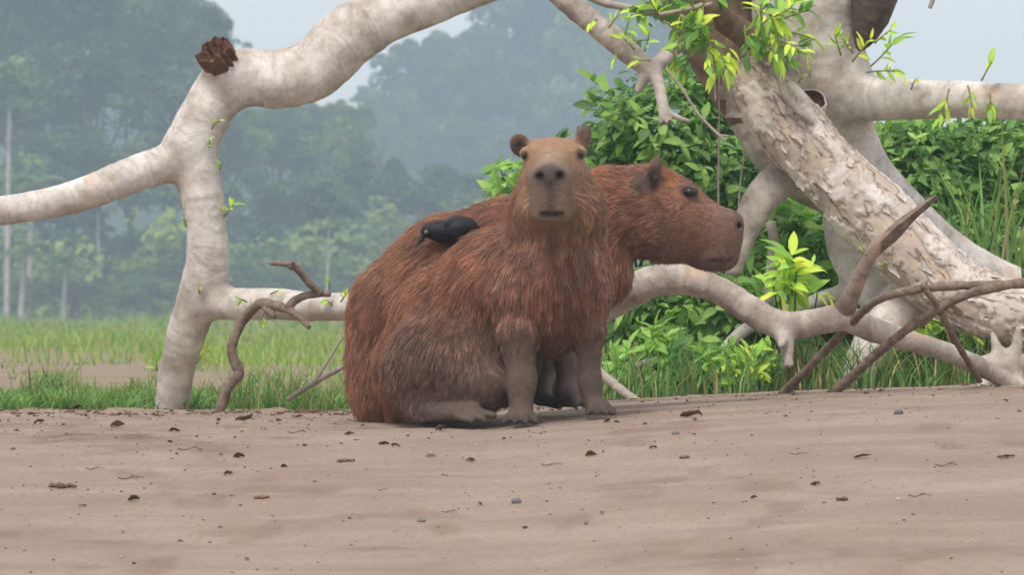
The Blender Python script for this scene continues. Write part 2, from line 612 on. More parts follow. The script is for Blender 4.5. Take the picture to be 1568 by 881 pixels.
link('ground', me, kind='structure')

def ground_at(px, py):
    """the ground point seen at a photo pixel"""
    d = np.linspace(9.5, 16.0, 1600)
    q = P(px, py, d)
    k = np.argmax(q[:, 2] <= gz(q[:, 0], q[:, 1]))
    if k == 0:
        k = np.argmin(q[:, 2] - gz(q[:, 0], q[:, 1]))
    return q[k], d[k]
# ------------------------------------------------------------------ capybaras
def CQ(px, py, off):
    return P(px, py, 14.0 + off)

def CM(px, off=0.0):
    return px * (14.0 + off) / FPX

def cone(a, b, ra, rb):
    return ('cone', CQ(*a), CQ(*b), CM(ra, a[2]), CM(rb, b[2]))

def ell(c, r, rot=(0, 0, 0)):
    """r in photo pixels: across, deep, high"""
    return ('ell', CQ(*c), np.array([CM(v, c[2]) for v in r]), eul(*rot))

def rbox(c, r, rd, rot=(0, 0, 0)):
    return ('box', CQ(*c), np.array([CM(v, c[2]) for v in r]), eul(*rot), CM(rd, c[2]))

def surf(parts, px, py, lo=-0.6, hi=0.6):
    """depth offset of the first surface behind a photo pixel"""
    o = np.linspace(lo, hi, 1200)
    X = CQ(np.full(1200, float(px)), np.full(1200, float(py)), o)
    d = np.min([prim_d(p, X) for p, k, op, r in parts if op == '+'], 0)
    k = np.argmax(d < 0.001)
    return float(o[k])

def blend(parts, regions, X, soft=0.034):
    """region weights at points X: colour, flow, length, lift"""
    D = []
    for p, k, op, reg in parts:
        if op != '+':
            continue
        D.append(np.maximum(prim_d(p, X), 0.0))
    D = np.array(D)
    W = np.exp(-(D - D.min(0)) / soft)
    W /= W.sum(0)
    regs = [reg for p, k, op, reg in parts if op == '+']
    col = np.zeros((len(X), 3))
    flow = np.zeros((len(X), 3))
    ln = np.zeros(len(X))
    lift = np.zeros(len(X))
    for wgt, rg in zip(W, regs):
        c, fl, L, lf, ctr = regions[rg]
        col += wgt[:, None] * c
        fv = nrm(np.array(fl, float))[None]
        if ctr is not None:
            fv = nrm(nrm(X - ctr) * 0.75 + fv * 0.6)
        flow += wgt[:, None] * fv
        ln += wgt * L
        lift += wgt * lf
    return col, flow, ln, lift

def make_fur(V, F, parts, regions, count, parent, wfun=None, paint=None, seed=3, clump=16, rad=0.0006):
    g = np.random.default_rng(seed)
    N = vert_normals(V, F)
    T = np.vstack([F[:, [0, 1, 2]], F[:, [0, 2, 3]]])
    A = 0.5 * np.linalg.norm(np.cross(V[T[:, 1]] - V[T[:, 0]], V[T[:, 2]] - V[T[:, 0]]), axis=1)
    cen = V[T].mean(1)
    if wfun is not None:
        A = A * wfun(cen, nrm(N[T].sum(1)))
    t = g.choice(len(T), count, p=A / A.sum())
    u = g.random((count, 2))
    fl = u.sum(1) > 1
    u[fl] = 1 - u[fl]
    bc = np.stack([1 - u.sum(1), u[:, 0], u[:, 1]], 1)
    X = np.einsum('nk,nkj->nj', bc, V[T[t]])
    nn = nrm(np.einsum('nk,nkj->nj', bc, N[T[t]]))
    col, flow, ln, lift = blend(parts, regions, X)
    if paint is not None:
        col, ln = paint(X, col, ln)
    keep = ln > 0.0035
    X, nn, col, flow, ln, lift = X[keep], nn[keep], col[keep], flow[keep], ln[keep], lift[keep]
    n = len(X)
    swirl = np.stack([fbm(X * 9, 71 + seed), fbm(X * 9, 72 + seed), fbm(X * 9, 73 + seed)], 1)
    flow = nrm(flow) + 0.45 * swirl
    tan = nrm(flow - (flow * nn).sum(1, keepdims=True) * nn)
    L = ln * g.uniform(0.6, 1.2, n) * (1 + 0.25 * fbm(X * 20, 75))
    lf = np.radians(0.75 * lift * g.uniform(0.6, 1.3, n))[:, None]
    jit = g.normal(0, 0.13, (n, 3))
    d0 = nrm(tan * np.cos(lf) + nn * np.sin(lf) + jit)
    d1 = nrm(tan * np.cos(lf * 0.5) + nn * np.sin(lf * 0.45) + jit * 1.4 + np.array([0, 0, -0.18]))
    d2 = nrm(tan * np.cos(lf * 0.3) + nn * np.sin(lf * 0.2) + jit * 1.8 + np.array([0, 0, -0.32]))
    s = (L / 3)[:, None]
    p0 = X - nn * 0.0015
    p1 = p0 + d0 * s
    p2 = p1 + d1 * s
    p3 = p2 + d2 * s
    # wet, clumped tips: pull each strand to the nearest guide strand
    ng = max(8, n // clump)
    gi = g.choice(n, ng, replace=False)
    kd = kdtree.KDTree(ng)
    for m, q in enumerate(X[gi]):
        kd.insert(q, m)
    kd.balance()
    near = np.array([kd.find(q)[1] for q in X])
    G = gi[near]
    cl = (g.uniform(0.3, 0.8, n) * np.clip(ln / 0.03, 0.45, 1))[:, None]
    same = ((tan * tan[G]).sum(1) > 0.5)[:, None]
    cl = cl * same
    e2 = p2[G] + (p2 - p2[G]) * 0.55
    e3 = p3[G] + (p3 - p3[G]) * 0.22
    p2 = p2 * (1 - cl * 0.6) + e2 * cl * 0.6
    p3 = p3 * (1 - cl) + e3 * cl
    cv = 0.76 * g.uniform(0.70, 1.28, ng)[near][:, None] * g.uniform(0.75, 1.25, n)[:, None]
    nc = max(6, n // 150)
    ci = g.choice(n, nc, replace=False)
    kc = kdtree.KDTree(nc)
    for m, q in enumerate(X[ci] * np.array([1, 1, 0.45])):
        kc.insert(q, m)
    kc.balance()
    coarse = np.array([kc.find(q)[1] for q in X[gi] * np.array([1, 1, 0.45])])
    cv = cv * (1 + np.clip(ln / 0.04, 0, 1) * (g.uniform(0.66, 1.3, nc)[coarse][near] - 1))[:, None]
    pale = (g.random(ng) < 0.14)[near] & (g.random(n) < 0.7)  # pale strands: the shine of wet fur put into the colour
    col = col * 0.9 + col.mean(1, keepdims=True) * 0.1 * np.array([1.05, 0.97, 0.98])
    col = col * cv
    col[pale] = col[pale] * 0.6 + lin(190, 150, 118) * 0.42
    cu = bpy.data.hair_curves.new('fur')
    cu.add_curves([4] * n)
    PT = np.stack([p0, p1, p2, p3], 1).reshape(-1, 3)
    cu.attributes['position'].data.foreach_set('vector', np.ascontiguousarray(PT, np.float32).ravel())
    ra = cu.attributes.get('radius') or cu.attributes.new('radius', 'FLOAT', 'POINT')
    rr = np.tile(np.array([1.0, 0.9, 0.65, 0.12]), n) * np.repeat(rad * np.clip(ln / 0.03, 0.6, 1.1), 4)
    ra.data.foreach_set('value', rr.astype(np.float32))
    ca = cu.attributes.new('col', 'FLOAT_COLOR', 'CURVE')
    ca.data.foreach_set('color', np.concatenate([np.clip(col, 0, 1), np.ones((n, 1))], 1).astype(np.float32).ravel())
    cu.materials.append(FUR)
    return link('fur', cu, parent)

def whiskers(roots, parent, col=(205, 185, 160), rad=0.0006):
    parts = []
    for (a, b, c) in roots:
        pts = np.array([list(CQ(*a)) + [rad], list(CQ(*b)) + [rad * 0.8], list(CQ(*c)) + [rad * 0.2]])
        V_, F_, _ = tube(catmull(pts, 12), 4)
        parts.append((V_, F_, None))
    V_, F_, _ = join(parts)
    me_ = mesh_np('whiskers', V_, F_, LITTER, {'col': ('FLOAT_COLOR', np.tile(lin(*col), (len(V_), 1)))})
    return link('whiskers', me_, parent)

def eyeball(c, r, parent, asp=(1, 1, 1)):
    n, m = 14, 10
    th = np.arange(n) / n * 2 * np.pi
    ph = np.linspace(0.02, np.pi - 0.02, m)
    V_ = np.stack([np.outer(np.sin(ph), np.cos(th)), np.outer(np.sin(ph), np.sin(th)), np.outer(np.cos(ph), np.ones(n))], -1).reshape(-1, 3)
    i, j = np.meshgrid(np.arange(m - 1), np.arange(n), indexing='ij')
    F_ = np.stack([i * n + j, (i + 1) * n + j, (i + 1) * n + (j + 1) % n, i * n + (j + 1) % n], -1).reshape(-1, 4)
    V_ = V_ * CM(r) * np.array(asp) + CQ(*c)
    return link('eye', mesh_np('eye', V_, F_, EYE), parent)

def paw(x, y, off, parts, reg, toes, spread, ln, r=7.5):
    """toes fanned out from (x, y): each a short finger with a dark nail"""
    for t in toes:
        tx, to = x + t * spread, off - ln / 600.0 * (1 - 0.25 * abs(t))
        parts.append((cone((x + t * spread * 0.45, y - 12, off), (tx, y - 1, to), r * 1.15, r * 0.85), 0.010, '+', reg))
        parts.append((cone((tx, y - 1, to), (tx + t * 3, y + 3, to - 0.014), r * 0.7, r * 0.35), 0.005, '+', 'nail'))

def inset(parts, regions):
    """the hide lies under the fur: draw each furred form in by about the fur's height"""
    out = []
    for p, k, op, rg in parts:
        q = list(p)
        if op == '+':
            e = CM(min(regions[rg][2] * 125.0, 7.0))
            if q[0] == 'cone':
                q[3], q[4] = max(q[3] - e, 0.6 * q[3]), max(q[4] - e, 0.6 * q[4])
            else:
                q[2] = np.maximum(q[2] - e, 0.6 * q[2])
        out.append((tuple(q), k, op, rg))
    return out

NOSE_A = CQ(843, 275, -0.34)
A_parts = [
    # torso, rump to neck
    (cone((652, 560, 0.20), (700, 500, 0.16), 82, 94), 0.06, '+', 'back'),
    (cone((700, 500, 0.16), (775, 445, 0.08), 94, 95), 0.06, '+', 'back'),
    (cone((775, 445, 0.08), (850, 412, -0.02), 95, 80), 0.06, '+', 'side'),
    (cone((850, 412, -0.02), (856, 325, -0.04), 79, 69), 0.05, '+', 'neck'),
    (ell((851, 440, -0.07), (78, 62, 82)), 0.05, '+', 'chest'),
    (ell((848, 492, -0.04), (52, 48, 56)), 0.05, '+', 'belly'),
    (ell((735, 545, 0.06), (95, 85, 85)), 0.05, '+', 'belly'),
    # haunch, knee, hind foot
    (ell((662, 562, 0.03), (80, 72, 84), (0, 12, 0)), 0.04, '+', 'haunch'),
    (cone((690, 560, -0.03), (735, 592, -0.07), 56, 44), 0.04, '+', 'haunch'),
    (cone((735, 592, -0.07), (640, 622, -0.02), 38, 24), 0.03, '+', 'hock'),
    (cone((648, 634, -0.04), (722, 632, -0.13), 14, 13), 0.02, '+', 'foot'),
    (cone((722, 630, -0.13), (756, 637, -0.15), 9, 6), 0.012, '+', 'foot'),
    (cone((718, 634, -0.145), (742, 643, -0.17), 8, 5), 0.012, '+', 'foot'),
    (cone((700, 637, -0.145), (722, 645, -0.175), 7, 5), 0.012, '+', 'foot'),
    # front legs
    (cone((792, 460, -0.08), (792, 495, -0.10), 46, 32), 0.045, '+', 'shoulder'),
    (cone((793, 512, -0.105), (799, 585, -0.12), 29, 20), 0.03, '+', 'leg'),
    (cone((799, 585, -0.12), (798, 628, -0.13), 20, 20), 0.03, '+', 'leg'),
    (cone((893, 458, -0.06), (900, 496, -0.08), 40, 27), 0.045, '+', 'shoulder'),
    (cone((901, 508, -0.08), (903, 585, -0.09), 22, 16), 0.03, '+', 'leg'),
    (cone((903, 585, -0.09), (908, 618, -0.10), 16, 16), 0.03, '+', 'leg'),
    # head
    (ell((849, 268, -0.10), (50, 76, 50)), 0.025, '+', 'head'),
    (rbox((848, 243, -0.115), (44, 60, 31), 17, (6, 0, 0)), 0.02, '+', 'head'),
    (ell((817, 312, -0.085), (36, 56, 58), (0, 16, 0)), 0.04, '+', 'cheek'),
    (ell((886, 310, -0.075), (38, 56, 62), (0, -16, 0)), 0.04, '+', 'cheek'),
    (cone((847, 240, -0.17), (843, 266, -0.29), 30, 22), 0.025, '+', 'bridge'),
    (rbox((843, 298, -0.25), (32, 70, 42), 17, (4, 0, 0)), 0.022, '+', 'muzzle'),
    (ell((842, 271, -0.335), (28, 22, 18)), 0.010, '+', 'nose'),
    (ell((831, 308, -0.335), (14, 16, 20)), 0.010, '+', 'muzzle'),
    (ell((857, 308, -0.335), (14, 16, 20)), 0.010, '+', 'muzzle'),
    (ell((844, 333, -0.27), (24, 44, 11)), 0.012, '+', 'chin'),
    (ell((804, 235, -0.16), (9, 16, 10)), 0.014, '+', 'brow'),
    (ell((889, 233, -0.16), (10, 16, 10)), 0.014, '+', 'brow'),
    # ears
    (ell((796, 222, -0.09), (16, 8, 19), (12, -18, 0)), 0.008, '+', 'ear'),
    (ell((893, 211, -0.08), (13, 10, 22), (8, 14, 24)), 0.008, '+', 'ear'),
    # hollows
    (ell((796, 225, -0.108), (13, 8, 15), (12, -18, 0)), 0.003, '-', ''),
    (ell((890, 213, -0.103), (7, 8, 15), (8, 14, 24)), 0.003, '-', ''),
]
paw(797, 645, -0.145, A_parts, 'foot', (-1.5, -0.5, 0.5, 1.5), 15, 22)
paw(914, 632, -0.115, A_parts, 'foot', (-0.9, 0.0, 0.9, 1.7), 14, 18, 7)
rb = lambda r, g, b, k=1.0: lin(r, g, b) * k
A_reg = {
    'back': (rb(172, 110, 72), (-0.5, 0.35, -0.85), 0.055, 17, None),
    'side': (rb(164, 104, 72), (-0.5, 0.2, -0.85), 0.052, 17, None),
    'neck': (rb(168, 112, 82), (0, 0.1, -1), 0.042, 20, None),
    'chest': (rb(156, 93, 70), (0.02, -0.1, -1), 0.036, 16, None),
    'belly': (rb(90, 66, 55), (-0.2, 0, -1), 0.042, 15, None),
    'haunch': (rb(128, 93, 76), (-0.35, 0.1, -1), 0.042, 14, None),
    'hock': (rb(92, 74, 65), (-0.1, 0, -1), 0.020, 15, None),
    'shoulder': (rb(154, 106, 84), (-0.15, 0, -1), 0.038, 16, None),
    'leg': (rb(112, 93, 82), (0, 0, -1), 0.008, 12, None),
    'foot': (rb(108, 93, 84), (0, -1, -0.2), 0.002, 8, None),
    'nail': (rb(60, 52, 48), (0, -1, 0), 0.0, 0, None),
    'head': (rb(196, 152, 116), (0, 1, 0.25), 0.019, 16, NOSE_A),
    'cheek': (rb(190, 142, 106), (0.0, 0.6, -0.9), 0.032, 20, NOSE_A),
    'bridge': (rb(176, 148, 122), (0, 0.6, 0.9), 0.007, 12, NOSE_A),
    'muzzle': (rb(138, 114, 94), (0, 0.6, -0.4), 0.006, 12, NOSE_A),
    'nose': (rb(108, 94, 90), (0, 1, 0), 0.0, 0, None),
    'chin': (rb(146, 118, 96), (0, 0.4, -1), 0.010, 15, None),
    'brow': (rb(182, 146, 116), (0, 1, 0.3), 0.004, 12, None),
    'ear': (rb(116, 94, 84), (0, 0.6, 0.8), 0.005, 12, None),
}
A_parts = inset(A_parts, A_reg)
SF = lambda x, y, e=0.0: (x, y, surf(A_parts, x, y) + e)
A_cut = [(ell(SF(826, 270, -0.006), (7, 12, 6.5), (0, 20, 0)), 0.004, '-', ''), (ell(SF(858, 269, -0.006), (7, 12, 6.5), (0, -20, 0)), 0.004, '-', '')]
for q0, q1, r0 in (((829, 327), (837, 328), 2.4), ((837, 328), (845, 329), 3.6), ((845, 329), (854, 328), 3.6), ((854, 328), (862, 327), 2.4), ((843, 284), (843, 305), 2.0), ((843, 305), (844, 329), 2.6)):
    A_cut.append((cone(SF(*q0, -0.001), SF(*q1, -0.001), r0, r0), 0.004, '-', ''))
A_mouth = [SF(829 + k * 5.4, 327.2 + 1.4 * math.sin(math.pi * k / 6)) for k in range(7)] + [SF(843, y) for y in (290, 300, 310, 320)]
A_nose = [SF(826, 270), SF(858, 269), SF(842, 262)]
A_side = [SF(x, y) for x in (810, 876) for y in (285, 300, 315, 328)]
A_parts += A_cut
EA1, EA2 = surf(A_parts, 804, 238), surf(A_parts, 889, 236)
def paintA(X, col, ln=None):
    col = col.copy()
    ln = None if ln is None else ln.copy()
    def spot(px, py, off, r, c, k=1.0, kill=False):
        dd = np.linalg.norm((X - CQ(px, py, off)) / np.array([1, 2.0, 1]), axis=1) / CM(r)
        a = k * np.exp(-dd ** 4)[:, None]
        col[:] = col * (1 - a) + a * c
        if kill and ln is not None:
            ln[:] = ln * (1 - np.minimum(1, a[:, 0] * 1.3))
    dk = lin(34, 27, 26)
    for q in A_side:
        spot(*q, 9, lin(196, 162, 122), 0.45)
    spot(842, 298, A_nose[2][2], 22, lin(112, 94, 84), 0.6)
    spot(*A_nose[2], 21, lin(84, 72, 70), 0.8, True)
    spot(*A_nose[0], 9, dk, 0.95, True)
    spot(*A_nose[1], 9, dk, 0.95, True)
    for q in A_mouth:
        spot(*q, (5.5 if abs(q[0] - 845) < 12 else 4.0) if q[1] > 323 else 8, dk, 0.88 if q[1] > 323 else 0.28, True)
    spot(842, 214, -0.17, 26, lin(176, 122, 96), 0.4)
    spot(796, 227, -0.115, 13, lin(58, 45, 42), 0.95)
    spot(890, 214, -0.12, 10, lin(96, 76, 72), 0.8)
    spot(804, 238, EA1, 8, lin(54, 42, 38), 0.9, True)
    spot(889, 236, EA2, 9, lin(54, 42, 38), 0.9, True)
    spot(893, 224, EA2, 7, lin(196, 160, 120), 0.6)
    spot(843, 238, -0.2, 14, lin(172, 150, 128), 0.5)
    return (col, ln) if ln is not None else col

def build_capybara(parts, reg, name, label, count, paint, h=0.0055, seed=3):
    V_, F_ = sdf_mesh([(p, k, op) for p, k, op, r in parts], h)
    root = thing(name, label, 'capybara')
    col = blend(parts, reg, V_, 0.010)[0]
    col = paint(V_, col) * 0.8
    me_ = mesh_np('body', V_, F_, SKIN, {'col': ('FLOAT_COLOR', col)})
    body = link('body', me_, root)
    view = lambda c, n: 0.35 + 0.65 * ((n * nrm(CAM - c)).sum(1) > -0.15)
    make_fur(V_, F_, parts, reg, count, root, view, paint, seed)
    return root

capA = build_capybara(A_parts, A_reg, 'capybara', 'sitting reddish brown capybara facing the camera with its blunt muzzle forward', 120000, paintA, seed=3)
eyeball((804, 238, EA1 + 0.0075), 6.5, capA, (0.75, 1, 1))
eyeball((889, 236, EA2 + 0.0075), 6.8, capA, (0.75, 1, 1))
whiskers([((875, 300, -0.27), (888, 305, -0.28), (905, 314, -0.27)), ((874, 308, -0.27), (890, 315, -0.28), (902, 326, -0.26)),
          ((875, 294, -0.27), (895, 299, -0.28), (912, 304, -0.26)), ((811, 303, -0.27), (798, 310, -0.28), (786, 322, -0.26)),
          ((812, 310, -0.27), (802, 320, -0.28), (794, 332, -0.26))], capA)

NOSE_B = CQ(1138, 355, 0.36)
HO = 0.38
B_parts = [
    (cone((630, 545, 0.44), (645, 490, 0.44), 98, 106), 0.06, '+', 'rump'),
    (cone((645, 490, 0.44), (700, 432, 0.44), 106, 100), 0.06, '+', 'back'),
    (cone((700, 432, 0.44), (790, 398, 0.43), 100, 92), 0.06, '+', 'back'),
    (cone((790, 398, 0.43), (868, 385, 0.41), 92, 92), 0.06, '+', 'shoulder'),
    (cone((868, 385, 0.41), (938, 325, 0.39), 88, 72), 0.06, '+', 'neck'),
    (ell((878, 425, 0.38), (66, 80, 80)), 0.05, '+', 'chest'),
    (ell((930, 405, 0.39), (32, 52, 52), (0, -24, 0)), 0.04, '+', 'chest'),
    (cone((625, 590, 0.42), (640, 630, 0.40), 92, 80), 0.05, '+', 'rump'),
    (ell((660, 575, 0.34), (95, 70, 80)), 0.05, '+', 'rump'),
    # front legs
    (cone((880, 470, 0.32), (872, 545, 0.30), 40, 24), 0.04, '+', 'leg'),
    (cone((872, 545, 0.30), (868, 600, 0.29), 22, 17), 0.03, '+', 'leg'),
    (cone((866, 606, 0.28), (880, 616, 0.22), 15, 10), 0.02, '+', 'foot'),
    (cone((866, 606, 0.28), (900, 616, 0.25), 15, 8), 0.02, '+', 'foot'),
    (cone((850, 470, 0.50), (838, 550, 0.46), 40, 22), 0.04, '+', 'leg'),
    (cone((838, 550, 0.46), (828, 605, 0.44), 20, 14), 0.03, '+', 'leg'),
    (cone((828, 608, 0.44), (856, 620, 0.38), 13, 8), 0.02, '+', 'foot'),
    # head in profile
    (ell((985, 318, HO), (66, 62, 60), (0, 14, 0)), 0.04, '+', 'cheek'),
    (ell((1012, 300, HO), (58, 48, 44), (0, 28, 0)), 0.035, '+', 'crown'),
    (ell((1020, 346, HO), (66, 56, 58), (0, 10, 0)), 0.04, '+', 'face'),
    (cone((1040, 338, HO), (1092, 358, HO), 58, 44), 0.035, '+', 'face'),
    (rbox((1098, 366, HO), (37, 36, 46), 24, (0, 8, 0)), 0.025, '+', 'muzzle'),
    (ell((1118, 343, HO), (17, 26, 18), (0, 40, 0)), 0.016, '+', 'nose'),
    (ell((1090, 395, HO), (36, 32, 19), (0, 0, 0)), 0.025, '+', 'jaw'),
    (ell((1056, 290, HO - 0.072), (15, 10, 9), (0, 24, 0)), 0.02, '+', 'brow'),
    # near ear, far ear
    (ell((1003, 264, HO - 0.085), (10, 10, 26), (0, 14, 0)), 0.010, '+', 'ear'),
    (ell((987, 280, HO - 0.085), (18, 10, 20), (0, 35, 0)), 0.012, '+', 'ear'),
    (ell((1004, 262, HO + 0.07), (9, 9, 20), (0, 10, 0)), 0.010, '+', 'ear'),
    (ell((1000, 274, HO - 0.108), (5.5, 9, 17), (0, 18, 0)), 0.005, '-', ''),
    (ell((1131, 346, HO - 0.04), (5, 7, 4), (0, 50, 0)), 0.004, '-', ''),
    (cone((1122, 396, HO - 0.05), (1088, 402, HO - 0.058), 2, 2), 0.004, '-', ''),
]
B_reg = {
    'rump': (rb(158, 104, 72), (-0.25, 0, -1), 0.062, 15, None),
    'back': (rb(170, 110, 74), (-0.85, 0, -0.6), 0.060, 16, None),
    'shoulder': (rb(166, 112, 82), (-0.75, 0, -0.7), 0.055, 18, None),
    'neck': (rb(196, 118, 68), (-0.8, 0, -0.15), 0.058, 46, None),
    'chest': (rb(144, 94, 75), (-0.3, 0, -1), 0.042, 20, None),
    'leg': (rb(150, 132, 122), (0, 0, -1), 0.008, 12, None),
    'foot': (rb(120, 106, 100), (0, -1, -0.2), 0.001, 8, None),
    'crown': (rb(194, 122, 72), (-1, 0, 0.35), 0.030, 30, None),
    'cheek': (rb(166, 112, 86), (-0.8, 0, -0.4), 0.030, 18, NOSE_B),
    'face': (rb(156, 114, 92), (-1, 0, -0.1), 0.020, 20, NOSE_B),
    'muzzle': (rb(126, 102, 90), (-1, 0, -0.1), 0.008, 12, NOSE_B),
    'nose': (rb(102, 86, 80), (-1, 0, 0), 0.002, 5, None),
    'jaw': (rb(118, 92, 78), (-1, 0, -0.4), 0.012, 14, NOSE_B),
    'brow': (rb(128, 102, 90), (-1, 0, 0), 0.004, 10, None),
    'ear': (rb(112, 94, 86), (-0.4, 0, 0.9), 0.006, 14, None),
}
B_parts = inset(B_parts, B_reg)
EB = surf(B_parts, 1056, 293)
def paintB(X, col, ln=None):
    col = col.copy()
    ln = None if ln is None else ln.copy()
    def spot(px, py, off, rx, rz, c, k=1.0, kill=False):
        dv = (X - CQ(px, py, off)) / np.array([CM(rx), CM(60), CM(rz)])
        a = k * np.exp(-np.linalg.norm(dv, axis=1) ** 4)[:, None]
        col[:] = col * (1 - a) + a * c
        if kill and ln is not None:
            ln[:] = ln * (1 - np.minimum(1, a[:, 0] * 1.3))
    spot(1001, 276, HO - 0.11, 8, 19, lin(44, 32, 30), 0.9)
    spot(978, 284, HO - 0.1, 14, 14, lin(128, 112, 100), 0.7)
    spot(1056, 294, HO - 0.1, 15, 10, lin(50, 42, 40), 0.85, True)
    spot(1131, 346, HO - 0.05, 6, 5, lin(40, 32, 32), 0.9, True)
    spot(1104, 399, HO - 0.06, 22, 3.5, lin(56, 42, 38), 0.7)
    return (col, ln) if ln is not None else col

capB = build_capybara(B_parts, B_reg, 'capybara', 'larger capybara standing behind in profile with orange nape looking to the side', 120000, paintB, seed=8)
eyeball((1056, 294, EB + 0.008), 7.8, capB, (1.35, 1.0, 0.85))
capB['label'] = 'rear capybara with orange nape and head in profile'
capA['label'] = 'front capybara sitting upright and staring straight at the camera'

# ------------------------------------------------------------------ the black bird on the rear capybara's back
BO = 0.275
bird_parts = [
    (ell((694, 352, BO), (36, 20, 17), (0, -17, 0)), 0.012, '+', 'b'),
    (ell((704, 352, BO), (27, 20, 19), (0, 0, 0)), 0.012, '+', 'b'),
    (cone((672, 352, BO - 0.005), (655, 354, BO - 0.012), 14, 11), 0.014, '+', 'b'),
    (cone((716, 350, BO + 0.006), (729, 353, BO + 0.012), 13, 7), 0.010, '+', 'b'),
    (cone((694, 366, BO), (687, 377, BO), 9, 3), 0.006, '+', 'b'),
]
Vb, Fb = sdf_mesh([(p, k, op) for p, k, op, r in bird_parts], 0.003)
Vb = Vb + vert_normals(Vb, Fb) * (0.0008 * fbm(Vb * np.array([60, 60, 140]), 4))[:, None]
bird = thing('bird', 'small black bird with pale eye and lowered beak perched on the rear capybara', 'bird')
link('body', mesh_np('body', Vb, Fb, FEATHER, {'col': ('FLOAT_COLOR', np.tile((0.012, 0.010, 0.014), (len(Vb), 1)))}), bird)
pts = np.array([list(CQ(649, 359, BO - 0.012)) + [CM(5.2)], list(CQ(645, 366, BO - 0.014)) + [CM(4)], list(CQ(638, 377, BO - 0.016)) + [CM(0.8)]])
Vb, Fb, _ = tube(catmull(pts, 0.6), 8)
link('beak', mesh_np('beak', Vb, Fb, FEATHER, {'col': ('FLOAT_COLOR', np.tile((0.03, 0.035, 0.038), (len(Vb), 1)))}), bird)
def disc_eye(c, r0, r1, col, parent, nm):
    a = np.arange(14) / 14 * 2 * np.pi
    rings = [(r0, 0), (r0, -0.0012), (r1, -0.0018)]
    Vv = np.concatenate([CQ(*c) + np.stack([np.cos(a) * CM(r), np.full(14, o), np.sin(a) * CM(r)], -1) for r, o in rings])
    Vv = np.vstack([Vv, CQ(*c) + np.array([0, -0.0019, 0])])
    j = np.arange(14)
    Q = np.vstack([np.stack([k * 14 + j, k * 14 + (j + 1) % 14, (k + 1) * 14 + (j + 1) % 14, (k + 1) * 14 + j], -1) for k in (0, 1)])
    Tt = np.stack([28 + j, 28 + (j + 1) % 14, np.full(14, 42)], -1)
    return link(nm, mesh_np(nm, Vv, [Q, Tt], FEATHER, {'col': ('FLOAT_COLOR', np.tile(col, (len(Vv), 1)))}), parent)
disc_eye((652.5, 355.5, BO - 0.031), 2.9, 2.2, (0.28, 0.27, 0.25), bird, 'eye')
disc_eye((652.5, 355.5, BO - 0.0330), 1.5, 1.2, (0.01, 0.01, 0.01), bird, 'pupil')
# wing with long feathers laid along the flank, and two tail feathers
for k, (x0, y0, x1, y1, wd) in enumerate([(680, 346, 722, 352, 9), (684, 352, 728, 357, 8), (690, 358, 726, 362, 6), (716, 350, 736, 354, 4), (714, 355, 735, 358, 4)]):
    t = np.linspace(0, 1, 7)
    wv = wd * np.sin(np.pi * np.clip(t * 0.85 + 0.12, 0, 1)) ** 0.7
    oo = BO - 0.034 + 0.02 * t ** 2 + (0.014 if k > 2 else 0) - 0.0012 * k
    A0 = np.stack([P(x0 + (x1 - x0) * t, y0 + (y1 - y0) * t - wv * s, 14 + oo + 0.004 * abs(s)) for s in (-1, 0, 1)], 1)
    B0 = A0 + np.array([0, 0.002, 0])
    Vv = np.concatenate([A0.reshape(-1, 3), B0.reshape(-1, 3)])
    i, j = np.meshgrid(np.arange(6), np.arange(2), indexing='ij')
    Q = np.stack([i * 3 + j, i * 3 + j + 1, (i + 1) * 3 + j + 1, (i + 1) * 3 + j], -1).reshape(-1, 4)
    Q = np.vstack([Q, Q[:, ::-1] + 21])
    link('tail_feather' if k > 2 else 'wing_feather', mesh_np('feather', Vv, Q, FEATHER, {'col': ('FLOAT_COLOR', np.tile((0.011, 0.010, 0.016), (42, 1)))}), bird)
# ------------------------------------------------------------------ the fallen tree
def chain(pts, step=0.7):
    """[(px, py, d, r_px)] -> smooth world polyline with radii"""
    a = np.array(pts, float)
    W = P(a[:, 0], a[:, 1], a[:, 2])
    return catmull(np.concatenate([W, M(a[:, 3], a[:, 2])[:, None]], 1), step)

